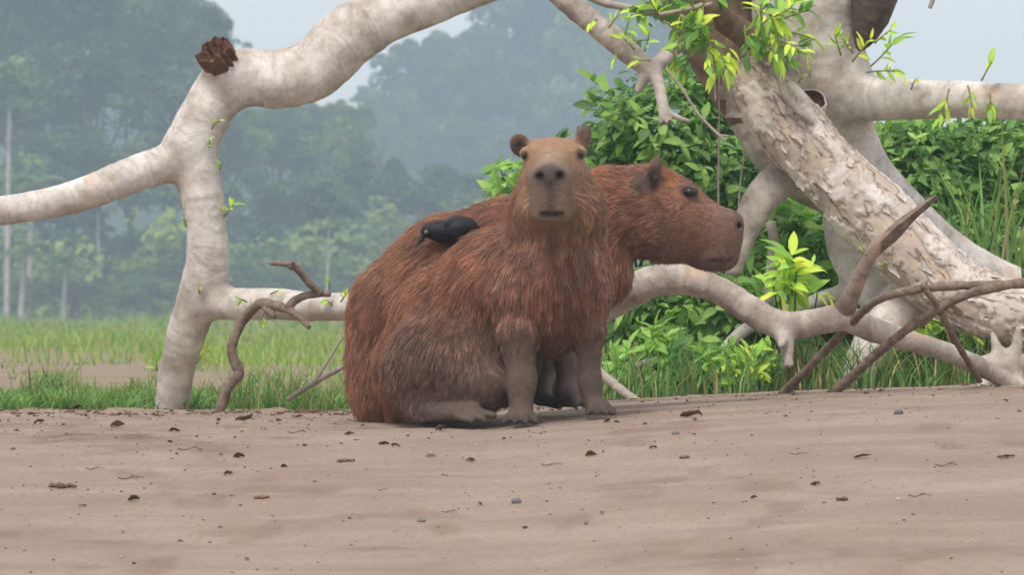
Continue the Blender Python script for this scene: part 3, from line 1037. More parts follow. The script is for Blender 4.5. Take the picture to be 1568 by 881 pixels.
def limb_mesh(name, chains, mat, h=0.008, k=0.03, rough=0.05, seed=1, parent=None, subs=(), flake=False, label=None):
    segs, prims = [], []
    off = 0.0
    for c in chains:
        L = np.concatenate([[0], np.cumsum(np.linalg.norm(np.diff(c[:, :3], axis=0), axis=1))])
        for i in range(len(c) - 1):
            prims.append((('cone', c[i, :3], c[i + 1, :3], c[i, 3], c[i + 1, 3]), 0.004 if i else k, '+'))
            segs.append((c[i, :3], c[i + 1, :3], off + L[i], off + L[i + 1], 0.5 * (c[i, 3] + c[i + 1, 3])))
        off += L[-1] + 3.7
    # each chain is first united by itself (hard), chains meet softly
    bb = [prim_box(p) for p, _, _ in prims]
    lo = np.min([b[0] for b in bb], 0) - 0.03
    hi = np.max([b[1] for b in bb], 0) + 0.03
    n = np.ceil((hi - lo) / h).astype(int) + 1
    f = np.full(n, 0.5, np.float32)
    m = 0
    for c in chains:
        g = np.full(n, 0.5, np.float32)
        for i in range(len(c) - 1):
            p = prims[m][0]
            m += 1
            b0, b1 = prim_box(p)
            i0 = np.clip(((b0 - 0.05 - lo) / h).astype(int), 0, n - 1)
            i1 = np.clip(((b1 + 0.05 - lo) / h).astype(int) + 2, 1, n)
            X = np.stack(np.meshgrid(*[lo[q] + np.arange(i0[q], i1[q]) * h for q in range(3)], indexing='ij'), -1)
            s = tuple(slice(i0[q], i1[q]) for q in range(3))
            g[s] = np.minimum(g[s], prim_d(p, X))
        f = smin(f, g, k)
    for p in subs:
        b0, b1 = prim_box(p)
        i0 = np.clip(((b0 - 0.05 - lo) / h).astype(int), 0, n - 1)
        i1 = np.clip(((b1 + 0.05 - lo) / h).astype(int) + 2, 1, n)
        if (i1 <= i0).any():
            continue
        X = np.stack(np.meshgrid(*[lo[q] + np.arange(i0[q], i1[q]) * h for q in range(3)], indexing='ij'), -1)
        s = tuple(slice(i0[q], i1[q]) for q in range(3))
        f[s] = -smin(-f[s], prim_d(p, X), 0.006)
    V_, F_ = surface_nets(f, lo, h)
    best = np.full(len(V_), 1e9)
    bark = np.zeros((len(V_), 3))
    rad = np.zeros(len(V_))
    for a, b, s0, s1, r in segs:
        ba = b - a
        t = np.clip(((V_ - a) @ ba) / (ba @ ba), 0, 1)
        pv = V_ - a - t[:, None] * ba
        dd = np.linalg.norm(pv, axis=1) - r
        u = nrm(np.cross(ba, [0.3, 0.1, 0.95]))
        w_ = np.cross(nrm(ba), u)
        z = dd < best
        best[z] = dd[z]
        bark[z] = np.stack([s0 + t * (s1 - s0), pv @ u, pv @ w_], 1)[z]
        rad[z] = r
    e0 = np.concatenate([F_[:, q] for q in range(4)])
    e1 = np.concatenate([F_[:, (q + 1) % 4] for q in range(4)])
    cnt = np.bincount(e0, minlength=len(V_))[:, None].clip(1)
    for _ in range(14):      # even out the jumps where segments and limbs meet
        acc = np.stack([np.bincount(e0, weights=bark[e1, q], minlength=len(V_)) for q in range(3)], 1)
        bark = 0.4 * bark + 0.6 * acc / cnt
    N = vert_normals(V_, F_)
    amp = rough * np.minimum(rad, 0.09)
    dsp = amp * fbm(V_ * 9.0, seed) + 0.35 * amp * fbm(V_ * 30, seed + 3)
    dsp += 0.0016 * fbm(bark * np.array([60, 8, 8]), seed + 5) * np.clip(rad / 0.04, 0.2, 1)
    at = {'bark': ('FLOAT_VECTOR', bark)}
    if flake:
        pl = fbm(bark * np.array([10, 22, 22]), seed + 9, 4) + 0.3 * fbm(V_ * 60, seed + 11, 2)
        plate = sstep(-0.12, -0.05, pl)
        plate2 = sstep(0.16, 0.22, pl)
        dsp = dsp + 0.0050 * plate + 0.0046 * plate2 + 0.0012 * fbm(V_ * 120, 3, 2)
        at['plate'] = ('FLOAT', np.clip(plate * 0.75 + 0.25 * plate2, 0, 1))
    V_ = V_ + N * dsp[:, None]
    o = link(name, mesh_np(name, V_, F_, mat, at), parent)
    if label:
        o['label'] = label
    return o

def tube_part(name, pts, mat, parent, seg=10, rough=0.12, seed=2, step=0.6):
    V_, F_, bk = tube(chain(pts, step), seg, True, rough, seed)
    return link(name, mesh_np(name, V_, F_, mat, {'bark': ('FLOAT_VECTOR', bk)}), parent)

def cut_end(name, c, axis, r, parent, mat=None, depth=0.4, seed=5, rim=1.0):
    """a broken, splintered wood face: a ragged disc of rings with hollow middle, standing on c and facing axis"""
    g = np.random.default_rng(seed)
    axis = nrm(np.array(axis, float))
    u = nrm(np.cross(axis, [0.2, 0.9, 0.1]))
    v_ = np.cross(axis, u)
    sg, rows = 28, []
    a = np.arange(sg) / sg * 2 * np.pi
    ragged = 1 + 0.07 * g.normal(size=sg)
    for fr, hgt, jg in [(1.0, -0.9, 0), (1.03, -0.15, 0.05), (1.0, 0.18 * rim, 0.22), (0.86, 0.2 * rim, 0.28), (0.7, 0.0, 0.22), (0.5, -depth * 0.6, 0.2), (0.25, -depth, 0.15)]:
        rr = r * fr * ragged
        hh = r * (hgt + jg * g.normal(size=sg) * 0.6)
        rows.append(c + (np.cos(a) * rr)[:, None] * u + (np.sin(a) * rr)[:, None] * v_ + hh[:, None] * axis)
    Vv = np.vstack(rows + [(c - axis * r * depth)[None]])
    j = np.arange(sg)
    Q = np.vstack([np.stack([k * sg + j, k * sg + (j + 1) % sg, (k + 1) * sg + (j + 1) % sg, (k + 1) * sg + j], -1) for k in range(len(rows) - 1)])
    k = len(rows) - 1
    Tt = np.stack([k * sg + j, k * sg + (j + 1) % sg, np.full(sg, len(Vv) - 1)], -1)
    return link(name, mesh_np(name, Vv, [Q, Tt], mat or WOOD_DARK, {'bark': ('FLOAT_VECTOR', Vv)}, smooth=False), parent)

tree = thing('fallen_tree', 'huge pale barked fallen tree arching over the capybaras on bare limbs', 'fallen tree')

# the arch on the far side: limb from above, fork, leg to the ground, long low branch behind the animals
arch = [
    chain([(1260, -120, 16.0, 52), (1080, -150, 16.0, 44), (900, -78, 15.9, 40), (760, -38, 15.85, 37), (650, 2, 15.8, 40), (575, 30, 15.8, 44), (525, 62, 15.8, 46), (480, 108, 15.8, 46), (420, 122, 15.8, 45), (365, 118, 15.8, 42), (338, 140, 15.8, 40), (312, 180, 15.8, 40), (288, 222, 15.8, 38), (262, 247, 15.8, 30), (215, 262, 15.75, 28), (160, 285, 15.7, 27), (110, 303, 15.7, 25), (50, 316, 15.65, 23), (-60, 330, 15.6, 22), (-190, 338, 15.5, 20), (-330, 330, 15.4, 16), (-440, 312, 15.3, 10)]),
    chain([(296, 228, 15.8, 36), (304, 275, 15.8, 34), (314, 330, 15.8, 31), (318, 385, 15.82, 32), (312, 435, 15.85, 35), (292, 490, 15.9, 31), (276, 545, 15.95, 28), (266, 600, 16.0, 27), (262, 660, 16.05, 28)]),
    chain([(318, 462, 15.85, 26), (360, 466, 15.82, 25), (420, 466, 15.7, 24), (480, 470, 15.55, 22), (545, 468, 15.4, 22), (640, 455, 15.25, 22), (760, 470, 15.15, 24), (880, 478, 15.1, 26)]),
    chain([(360, 130, 15.79, 34), (344, 106, 15.755, 27)]),
]
limb_mesh('limb', arch, BARK, 0.0085, 0.035, 0.07, 3, tree)
sax = nrm(np.array([-0.42, -0.62, 0.66]))
cut_end('cut_end', P(344, 106, 15.755) + sax * M(37, 15.7), sax, M(27, 15.72), tree, WOOD_DARK, 0.3, 17, 0.8)

# main trunk: top mass, rear leg to the far side, thick branch to the side
trunk = [
    chain([(1250, -150, 16.15, 80), (1235, -40, 16.1, 86), (1240, 60, 16.1, 82), (1262, 140, 16.15, 74), (1278, 200, 16.2, 62), (1315, 270, 16.25, 54), (1372, 335, 16.3, 52), (1430, 388, 16.35, 50), (1500, 432, 16.4, 48), (1640, 500, 16.5, 48)]),
    chain([(1262, 128, 16.12, 60), (1320, 148, 16.05, 38), (1380, 152, 16.0, 32), (1470, 152, 15.95, 29), (1560, 156, 15.9, 28), (1680, 160, 15.85, 27)]),
]
limb_mesh('trunk', trunk, BARK, 0.0085, 0.05, 0.05, 12, tree)
rear = [
    chain([(1060, -60, 16.2, 62), (1098, 40, 16.2, 66), (1140, 120, 16.2, 60), (1165, 175, 16.2, 48), (1185, 220, 16.25, 38)]),
]
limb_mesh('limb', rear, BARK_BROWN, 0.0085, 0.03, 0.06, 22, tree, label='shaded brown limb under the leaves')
limb_mesh('limb', [chain([(1140, 110, 16.22, 50), (1160, 160, 16.2, 50), (1182, 212, 16.2, 46), (1212, 262, 16.22, 36), (1262, 300, 16.25, 26), (1330, 336, 16.25, 18)])], BARK_TAN, 0.0085, 0.03, 0.06, 25, tree)
log = [
    chain([(1150, 126, 15.9, 38), (1186, 166, 15.88, 48), (1226, 213, 15.86, 49), (1280, 275, 15.84, 50), (1345, 338, 15.82, 53), (1420, 412, 15.8, 51), (1490, 460, 15.78, 49), (1568, 481, 15.76, 48), (1680, 516, 15.74, 46)]),
]
limb_mesh('log', log, BARK_LOG, 0.0052, 0.03, 0.06, 33, tree, flake=True, label='front log with peeling flaky bark')

# torn, splintered top of the log
g = np.random.default_rng(4)
for k, (x, y, dx, dy, wd, ln) in enumerate([(1112, 122, -4, -20, 14, 40), (1128, 116, -2, -16, 15, 44), (1146, 118, 4, -14, 14, 42), (1160, 124, 8, -26, 12, 52), (1178, 122, 4, -34, 14, 60), (1192, 138, 2, -30, 10, 50), (1120, 150, -6, -22, 12, 60)]):
    t = np.linspace(0, 1, 6)
    wv = wd * (1 - t ** 1.5) * (1 + 0.2 * g.normal(size=6)) + 0.8
    cx, cy0 = x + dx * (t - 0.5) * 1.4, y + 30 + dy * t * 1.6
    dd = 15.84 - 0.02 * t
    top = np.stack([P(cx + wv * s, cy0, dd + 0.012 * abs(s)) for s in (-1, 0, 1)], 1).reshape(-1, 3)
    bot = top + np.array([0, 0.012, 0])
    i, j = np.meshgrid(np.arange(5), np.arange(2), indexing='ij')
    Q = np.stack([i * 3 + j, i * 3 + j + 1, (i + 1) * 3 + j + 1, (i + 1) * 3 + j], -1).reshape(-1, 4)
    e = [[i * 3, (i + 1) * 3, 18 + (i + 1) * 3, 18 + i * 3] for i in range(5)] + [[i * 3 + 2, 18 + i * 3 + 2, 18 + (i + 1) * 3 + 2, (i + 1) * 3 + 2] for i in range(5)] + [[15, 16, 34, 33], [16, 17, 35, 34]]
    link('splinter', mesh_np('splinter', np.vstack([top, bot]), np.vstack([Q, Q[:, ::-1] + 18, np.array(e)]), BARK_LOG if k % 2 else BARK_TAN,
         {'bark': ('FLOAT_VECTOR', np.vstack([top, bot])), 'plate': ('FLOAT', np.ones(36))}, smooth=False), tree)

# curled flakes of bark lifting off the log
lc = log[0]
for k in range(48):
    i = g.integers(3, len(lc) - 4)
    c_, r_ = lc[i, :3], lc[i, 3]
    ax = nrm(lc[i + 1, :3] - lc[i, :3])
    toc = nrm(np.array([0, -1.0, 0.0]) - ax * (np.array([0, -1.0, 0.0]) @ ax))
    sd = np.cross(ax, toc)
    th0 = g.uniform(-1.25, 1.25)
    hw, hl = g.uniform(0.05, 0.15), g.uniform(0.006, 0.022)
    nu, nv = 5, 5
    uu, vv = np.meshgrid(np.linspace(-1, 1, nu), np.linspace(-1, 1, nv), indexing='ij')
    jx = 0.6 * fbm(np.stack([uu * 1.6, vv * 1.6, 0 * uu + k * 3.7], -1), 3)
    jy = 0.6 * fbm(np.stack([uu * 1.6, vv * 1.6, 0 * uu + k * 5.1], -1), 4)
    th = th0 + hw * (uu + jx) * (1 - 0.3 * vv)
    lf = r_ * 1.03 + 0.0045 + 0.004 * np.maximum(uu * (1 if k % 2 else -1), 0) ** 2 * g.uniform(0.4, 1.6)
    nn_ = np.cos(th)[..., None] * toc + np.sin(th)[..., None] * sd
    top = (c_ + nn_ * lf[..., None] + ax * (hl * (vv + jy + 0.4 * uu))[..., None]).reshape(-1, 3)
    bot = top - nn_.reshape(-1, 3) * 0.0025
    i_, j_ = np.meshgrid(np.arange(nu - 1), np.arange(nv - 1), indexing='ij')
    Q = np.stack([i_ * nv + j_, i_ * nv + j_ + 1, (i_ + 1) * nv + j_ + 1, (i_ + 1) * nv + j_], -1).reshape(-1, 4)
    rim = [0, 1, 2, 3, 4, 9, 14, 19, 24, 23, 22, 21, 20, 15, 10, 5]
    e = np.array([[rim[m], rim[(m + 1) % 16], 25 + rim[(m + 1) % 16], 25 + rim[m]] for m in range(16)])
    Vv = np.vstack([top, bot])
    bk = np.concatenate([(ax * Vv).sum(1)[:, None], Vv[:, [0, 2]]], 1)
    link('bark_flake', mesh_np('bark_flake', Vv, np.vstack([Q, Q[:, ::-1] + 25, e]), BARK_LOG, {'bark': ('FLOAT_VECTOR', bk), 'plate': ('FLOAT', np.full(50, g.choice([0.75, 1.0, 1.0])))}), tree)

# knot hole, dead stub and the hollow dark end at the top
kc = P(1238, 164, 15.93)
ring = []
a = np.linspace(0, 2 * np.pi, 25)[:-1]
kax = nrm(np.array([0.12, -0.85, 0.5]))
ku = nrm(np.cross(kax, [0, 0, 1.0]))
kv = np.cross(ku, kax)
rows = []
for fr, hh in [(1.22, -0.07), (1.12, -0.004), (1.04, 0.004), (0.97, 0.0), (0.90, -0.022), (0.5, -0.026)]:
    rr = M(23, 15.9) * fr * (1 + 0.05 * fbm(np.stack([np.cos(a) * 2, np.sin(a) * 2, 0 * a + fr], -1), 6) * 2.2)
    rows.append(kc + kax * 0.04 + (np.cos(a) * rr)[:, None] * ku + (np.sin(a) * rr * 0.8)[:, None] * kv + hh * kax)
j = np.arange(24)
Q = lambda q0, q1: np.vstack([np.stack([k * 24 + j, k * 24 + (j + 1) % 24, (k + 1) * 24 + (j + 1) % 24, (k + 1) * 24 + j], -1) for k in range(q0, q1)])
Vv = np.vstack(rows)
kn = link('knot_hole', mesh_np('knot_hole', Vv[:96], Q(0, 3), BARK, {'bark': ('FLOAT_VECTOR', Vv[:96])}), tree)
Vi = np.vstack([Vv[72:], (rows[-1].mean(0) + kax * 0.004)[None]])
Vi = Vi + kax * (0.006 * fbm(Vi * 90, 5))[:, None]
link('rotten_core', mesh_np('rotten_core', Vi, [Q(0, 2), np.stack([48 + j, 48 + (j + 1) % 24, np.full(24, 72)], -1)], WOOD_DARK, smooth=False), kn)
limb_mesh('limb', [chain([(1318, 70, 15.98, 9), (1326, 46, 15.97, 22), (1336, 8, 15.96, 33), (1342, -40, 15.95, 38), (1346, -110, 15.95, 40)])], mat_bark('dark_bark', lin(70, 58, 54), lin(104, 90, 82), lin(50, 42, 40), ring=12), 0.008, 0.02, 0.12, 29, tree, label='dark dead limb at the top beside the sky')
tube_part('dead_twig', [(1188, 92, 15.78, 9), (1196, 118, 15.76, 8), (1203, 145, 15.75, 6.5), (1222, 170, 15.75, 6), (1244, 189, 15.77, 5)], WOOD_GREY, tree, 8)
tube_part('dead_twig', [(1160, 88, 15.85, 7), (1185, 84, 15.8, 8), (1196, 74, 15.82, 6), (1190, 40, 15.85, 4)], WOOD_GREY, tree, 8)

# upper branch that comes in from above, with its broken fork
fork = [
    chain([(780, -60, 15.6, 17), (850, -12, 15.6, 17), (905, 32, 15.6, 18), (950, 68, 15.6, 18), (985, 98, 15.6, 14), (1000, 108, 15.6, 11)]),
    chain([(996, 106, 15.6, 11), (1018, 88, 15.62, 11), (1036, 74, 15.75, 9), (1075, 58, 16.0, 10)]),
    chain([(1000, 106, 15.6, 12), (1008, 128, 15.58, 10), (1014, 155, 15.56, 9.5), (1018, 180, 15.55, 9.5)]),
    chain([(992, 106, 15.6, 12), (984, 124, 15.6, 8), (977, 138, 15.6, 5)]),
    chain([(1018, 170, 15.55, 7), (1034, 178, 15.55, 5), (1054, 185, 15.55, 3.4)]),
]
limb_mesh('branch', fork, BARK_TAN, 0.0048, 0.010, 0.16, 41, tree)
cut_end('cut_end', P(1019, 186, 15.545), (0.1, -0.3, -1), M(10, 15.55), tree, WOOD_GREY, 0.3, 11)
tube_part('branch', [(880, -18, 15.75, 6), (920, 2, 15.75, 6), (965, 12, 15.75, 6), (1010, 22, 15.8, 5.5), (1050, 38, 15.9, 7), (1080, 56, 16.0, 9)], WOOD_GREY, tree, 8, 0.2)
tube_part('branch', [(1010, 22, 15.7, 4), (1050, 14, 15.7, 3.4), (1090, 5, 15.75, 3)], WOOD_GREY, tree, 7, 0.2)
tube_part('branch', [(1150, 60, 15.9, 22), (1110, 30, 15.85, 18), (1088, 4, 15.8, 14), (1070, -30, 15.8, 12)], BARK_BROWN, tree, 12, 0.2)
tube_part('branch', [(1436, -40, 15.6, 6), (1430, -10, 15.6, 5), (1424, 12, 15.6, 3)], WOOD_GREY, tree, 7, 0.2)

# limbs that go down to the ground behind the log
leg = [
    chain([(1212, 262, 16.0, 30), (1172, 296, 15.95, 27), (1148, 336, 15.92, 23), (1134, 376, 15.9, 19), (1124, 410, 15.9, 14)]),
]
limb_mesh('limb', leg, BARK_TAN, 0.007, 0.02, 0.08, 51, tree)
leg2 = [
    chain([(1286, 330, 16.1, 26), (1296, 385, 16.05, 28), (1330, 435, 16.0, 32), (1372, 470, 15.95, 34), (1400, 470, 15.9, 34)]),
    chain([(1386, 458, 15.88, 32), (1352, 508, 15.84, 34), (1325, 556, 15.82, 32), (1302, 606, 15.8, 32), (1288, 640, 15.8, 34)]),
    chain([(1330, 440, 16.0, 16), (1280, 452, 16.05, 13), (1230, 468, 16.1, 11), (1150, 500, 16.1, 10), (1110, 536, 16.05, 9), (1096, 575, 16.0, 9), (1094, 620, 16.0, 10)]),
]
limb_mesh('limb', leg2, BARK, 0.0075, 0.03, 0.07, 61, tree)
tube_part('branch', [(1180, 340, 16.2, 8), (1186, 372, 16.2, 8), (1180, 420, 16.2, 8), (1176, 470, 16.2, 7)], BARK_TAN, tree, 9)
# the low crooked branch that lies in front, with its upright broken fork
low = [
    chain([(900, 478, 15.05, 26.4), (955, 452, 14.95, 26.4), (1000, 432, 14.9, 23.8), (1040, 428, 14.9, 22.9), (1090, 440, 14.9, 22.9), (1140, 468, 14.88, 22.9), (1185, 494, 14.86, 21.1), (1225, 498, 14.86, 20.2), (1290, 488, 14.88, 21.1), (1345, 508, 14.92, 19.4), (1410, 527, 14.98, 16.7), (1470, 548, 15.04, 15.0), (1520, 572, 15.1, 14.1), (1560, 596, 15.14, 14.1)]),
    chain([(1200, 500, 14.85, 15.8), (1204, 525, 14.82, 11.4), (1208, 558, 14.78, 6.2)]),
    chain([(1195, 505, 14.85, 10.6), (1198, 522, 14.79, 7.9), (1195, 530, 14.77, 4.4)]),
]
limb_mesh('branch', low, BARK_TAN, 0.0055, 0.020, 0.17, 71, tree, label='low crooked branch in front of the log')
cut_end('cut_end', P(1208, 560, 14.78), (0.05, -0.35, -1), M(7, 14.78), tree, WOOD_GREY, 0.3, 12)
limb_mesh('branch', [chain([(1290, 480, 14.88, 19), (1304, 452, 14.84, 14), (1322, 412, 14.8, 11.5), (1340, 378, 14.78, 10.5), (1352, 362, 14.775, 8)])], mat_bark('dead_bark', lin(122, 102, 90), lin(160, 142, 130), lin(92, 74, 64), ring=18), 0.0062, 0.02, 0.16, 77, tree, label='upright brown fork with a splintered tip')
# flat splintered tip of the fork
t = np.linspace(0, 1, 8)
wv = np.array([9, 10, 11, 13, 9, 7, 6, 3])
cx, cy0, dd = 1332 + 102 * t, 392 - 92 * t ** 0.92, 14.78 - 0.04 * t
nx, ny = 0.66, 0.75
gg = np.random.default_rng(2)
rows = [P(cx + nx * wv * s * (1 + 0.15 * gg.normal(size=8)), cy0 + ny * wv * s, dd + o) for s, o in ((-1, 0.01), (-0.3, -0.012), (0.35, -0.004), (1, 0.012), (0.2, 0.022), (-0.5, 0.022))]
Vv = np.stack(rows, 1).reshape(-1, 3)
i, j = np.meshgrid(np.arange(7), np.arange(6), indexing='ij')
Q = np.stack([i * 6 + j, (i + 1) * 6 + j, (i + 1) * 6 + (j + 1) % 6, i * 6 + (j + 1) % 6], -1).reshape(-1, 4)
link('broken_tip', mesh_np('broken_tip', Vv, [Q, np.array([[0, 1, 2, 3, 4, 5]]), np.array([[47, 46, 45, 44, 43, 42]])], WOOD_DEAD, smooth=False), tree)
# knobbly root end at the side
roots = [chain([(1500, 560, 15.3, 14), (1535, 560, 15.3, 22), (1575, 570, 15.35, 24)]), chain([(1540, 556, 15.3, 14), (1528, 536, 15.3, 9), (1520, 512, 15.3, 4)]),
         chain([(1545, 560, 15.3, 13), (1556, 532, 15.3, 9), (1560, 505, 15.3, 5)]), chain([(1530, 560, 15.3, 14), (1512, 584, 15.25, 10), (1500, 600, 15.2, 8)]),
         chain([(1550, 565, 15.3, 15), (1560, 590, 15.25, 12), (1566, 610, 15.2, 9)])]
limb_mesh('root', roots, BARK_TAN, 0.0062, 0.018, 0.16, 81, tree)

def stick(name, label, chains, mat, cat='stick', seg=10, rough=0.3, group=None):
    parts = []
    for k, c in enumerate(chains):
        parts.append(tube(chain(c, 0.9), seg, True, rough, 90 + k))
    V_, F_, bk = join(parts)
    o = link(name, mesh_np(name, V_, F_, mat, {'bark': ('FLOAT_VECTOR', bk)}), label=label, category=cat, group=group)
    return o

stick('dead_branch', 'crooked brown dead branch with twig forks beside the pale tree leg',
      [[(332, 648, 15.55, 9), (338, 624, 15.55, 8.5), (352, 588, 15.55, 8.5), (366, 572, 15.55, 9), (356, 545, 15.55, 8), (358, 520, 15.55, 8), (374, 488, 15.55, 8), (398, 466, 15.5, 8), (420, 468, 15.45, 8), (440, 474, 15.4, 7), (460, 488, 15.38, 5.5), (474, 502, 15.36, 4)],
       [(440, 474, 15.4, 7), (452, 460, 15.4, 6.5), (476, 451, 15.4, 6), (506, 450, 15.4, 5)],
       [(492, 450, 15.4, 6), (472, 432, 15.38, 6), (455, 412, 15.36, 5.5), (442, 405, 15.35, 5), (412, 403, 15.34, 3.5)],
       [(446, 410, 15.35, 5), (449, 400, 15.33, 2.5)], [(404, 466, 15.5, 7), (414, 478, 15.45, 7), (420, 484, 15.42, 4)]], WOOD_DEAD, 'dead branch')
stick('stick', 'long thin brown stick leaning across the log, upper of the two', [[(1196, 606, 15.05, 6.7), (1240, 562, 14.98, 6.7), (1290, 510, 14.92, 6.7), (1340, 462, 14.72, 6.7), (1400, 444, 14.66, 6.7), (1470, 438, 14.66, 6.7), (1600, 434, 14.68, 6.7)]], WOOD_DEAD)
stick('stick', 'long thin brown stick rising from the sand to the log, lower of the two', [[(1268, 608, 14.95, 7.6), (1310, 572, 14.88, 7.6), (1350, 536, 14.8, 7.1), (1410, 490, 14.7, 7.1), (1480, 452, 14.64, 7.6), (1560, 434, 14.62, 7.6), (1640, 426, 14.6, 7.6)]], WOOD_DEAD)
stick('stick', 'short thin brown stick slanting down from the long sticks to the roots', [[(1412, 436, 14.62, 5.0), (1434, 468, 14.66, 5.0), (1462, 520, 14.8, 5.0), (1486, 560, 14.95, 5.0), (1500, 584, 15.08, 4.2)], [(1412, 440, 14.62, 4.2), (1420, 430, 14.62, 2.5)]], WOOD_DEAD)
stick('stick', 'thin dead stick lying under the bush beside the capybara legs', [[(975, 560, 15.9, 5), (1010, 550, 15.95, 5), (1040, 548, 16.0, 4)]], WOOD_GREY)
stick('stick', 'grey stick lying on the sand edge behind the front paw', [[(905, 560, 15.6, 7), (930, 580, 15.5, 7), (962, 606, 15.4, 7), (985, 622, 15.35, 6)]], WOOD_GREY)
stick('stick', 'thin dead twig leaning on the grass beside the rump', [[(440, 612, 15.9, 4), (490, 582, 15.8, 4), (545, 552, 15.7, 4)], [(480, 588, 15.8, 3), (500, 556, 15.8, 2.6), (525, 515, 15.8, 2)]], WOOD_GREY)
stick('hanging_vine', 'thin pale vine hanging straight down in front of the bush', [[(1102, 60, 15.9, 1.8), (1101, 200, 15.9, 1.6), (1100, 330, 15.9, 1.6), (1102, 420, 15.9, 1.4)]], WOOD_GREY, 'vine', 6)
stick('hanging_vine', 'short thin vine hanging beside the shaded limb', [[(1140, 230, 15.95, 1.6), (1132, 300, 15.95, 1.5), (1130, 400, 15.9, 1.3), (1128, 440, 15.9, 1.2)]], WOOD_GREY, 'vine', 6)
stick('hanging_vine', 'curved thin vine dangling from the broken fork', [[(1018, 104, 15.6, 2.2), (1042, 132, 15.6, 2.2), (1070, 175, 15.6, 2.4), (1110, 216, 15.6, 2.4)], [(1098, 206, 15.6, 2), (1116, 208, 15.6, 1.5)]], WOOD_GREY, 'vine', 6)
stick('hanging_vine', 'looping grey vine hanging from the leafy top of the tree', [[(1040, 20, 15.7, 2.4), (1066, 42, 15.68, 2.4), (1086, 66, 15.68, 2.4), (1092, 110, 15.68, 2.2), (1096, 154, 15.68, 1.8)]], WOOD_GREY, 'vine', 6)
# ------------------------------------------------------------------ leaves, sprigs, shrubs
def leaf_template(wid=0.2, rows=5, fold=0.25, droop=0.25, tip=1.0):
    t = np.linspace(0, 1, rows)
    wv = wid * np.sin(np.pi * np.clip(t, 0.03, 0.985) ** (0.8 * tip)) ** 0.85
    V_ = []
    for q, ww in zip(t, wv):
        z = -droop * q * q
        V_ += [(-ww, q, z + fold * ww), (0, q, z), (ww, q, z + fold * ww)]
    i, j = np.meshgrid(np.arange(rows - 1), np.arange(2), indexing='ij')
    F_ = np.stack([i * 3 + j, i * 3 + j + 1, (i + 1) * 3 + j + 1, (i + 1) * 3 + j], -1).reshape(-1, 4)
    return np.array(V_), F_

GREENS = [lin(92, 142, 62), lin(76, 126, 54), lin(110, 158, 72), lin(64, 108, 50), lin(130, 172, 78), lin(84, 134, 70), lin(100, 148, 58), lin(58, 98, 48)]
LIMES = [lin(150, 186, 66), lin(168, 194, 62), lin(128, 172, 72), lin(110, 156, 70), lin(186, 200, 70), lin(138, 180, 80)]
def leaf_variants(cols, wid, fold, droop, tag):
    out = []
    for k, c in enumerate(cols):
        T_, F_ = leaf_template(wid * (0.85 + 0.1 * (k % 4)), 5, fold, droop * (0.6 + 0.3 * (k % 3)))
        cc = np.tile(np.asarray(c) * np.array([1.85, 1.8, 1.5]), (len(T_), 1))
        cc[1::3] *= 1.12
        out.append(mesh_np('leaf', T_, F_, LEAF, {'col': ('FLOAT_COLOR', cc)}))
    return out
def dull(L, k=0.26):
    return [c * (1 - k) + k * np.array([c[1] * 0.95, c[1] * 0.95, c[1] * 0.7]) for c in L]
GREENS = dull(GREENS)
SHRUB_LEAVES = leaf_variants(GREENS, 0.23, 0.35, 0.30, 's')
LIMES = dull(LIMES, 0.12)
SPRIG_LEAVES = leaf_variants(LIMES, 0.17, 0.40, 0.30, 'l')
SPRIG_DARK = leaf_variants([lin(86, 128, 62), lin(72, 112, 62), lin(104, 146, 66), lin(96, 122, 84)], 0.18, 0.35, 0.30, 'd')

from mathutils import Matrix
def mat4(Rm, p, s):
    m = Matrix.Identity(4)
    for i in range(3):
        for j in range(3):
            m[i][j] = Rm[i][j] * s
        m[i][3] = p[i]
    return m

def put_leaf(meshes, k, Rm, p, s, parent):
    o = bpy.data.objects.new('leaf', meshes[k % len(meshes)])
    COL.objects.link(o)
    o.parent = parent
    o.matrix_basis = mat4(Rm, p, s)
    return o

def sprig(px, py, d, ang, ln, n, lf, parent, meshes, seed, droop=0.3, away=0.0, curl=0.0):
    """leafy shoot: a curved stem with n leaves, lf pixels long"""
    g = np.random.default_rng(seed)
    a = R(ang)
    t = np.linspace(0, 1, 7)
    aa = a + R(curl) * t
    dx = np.cumsum(np.cos(aa)) / 7 * ln
    dy = -np.cumsum(np.sin(aa)) / 7 * ln + droop * ln * 0.3 * t ** 2
    dd = d - away * t * ln / 600.0
    W = P(px + dx, py + dy, dd)
    r = M(np.linspace(1.7, 0.8, 7), d)
    V_, F_, bk = tube(np.concatenate([W, r[:, None]], 1), 6)
    st = link('leaf_sprig', mesh_np('leaf_sprig', V_, F_, LEAF, {'col': ('FLOAT_COLOR', np.tile(lin(158, 158, 104), (len(V_), 1)))}), parent)
    for k in range(n):
        q = 0.25 + 0.75 * (k + 0.5) / n
        m = min(5, int(q * 6))
        base = W[m] + (W[m + 1] - W[m]) * (q * 6 - m)
        ax = nrm(W[m + 1] - W[m])
        side = nrm(np.cross(ax, g.normal(size=3)))
        tipk = (k + 1) / n
        dr = nrm(ax * (0.35 + 0.55 * tipk) + side * (0.95 - 0.4 * tipk) + np.array([0, -0.15, -droop * g.uniform(0.2, 1.3)]))
        up = nrm(np.array([0, -0.55, 0.8]) + 0.5 * g.normal(size=3))
        Rm = rot_frames(dr[None], up[None])[0]
        put_leaf(meshes, int(g.integers(0, 50)), Rm, base, M(lf * g.uniform(0.6, 1.15), d), st)
    return st

g = np.random.default_rng(77)
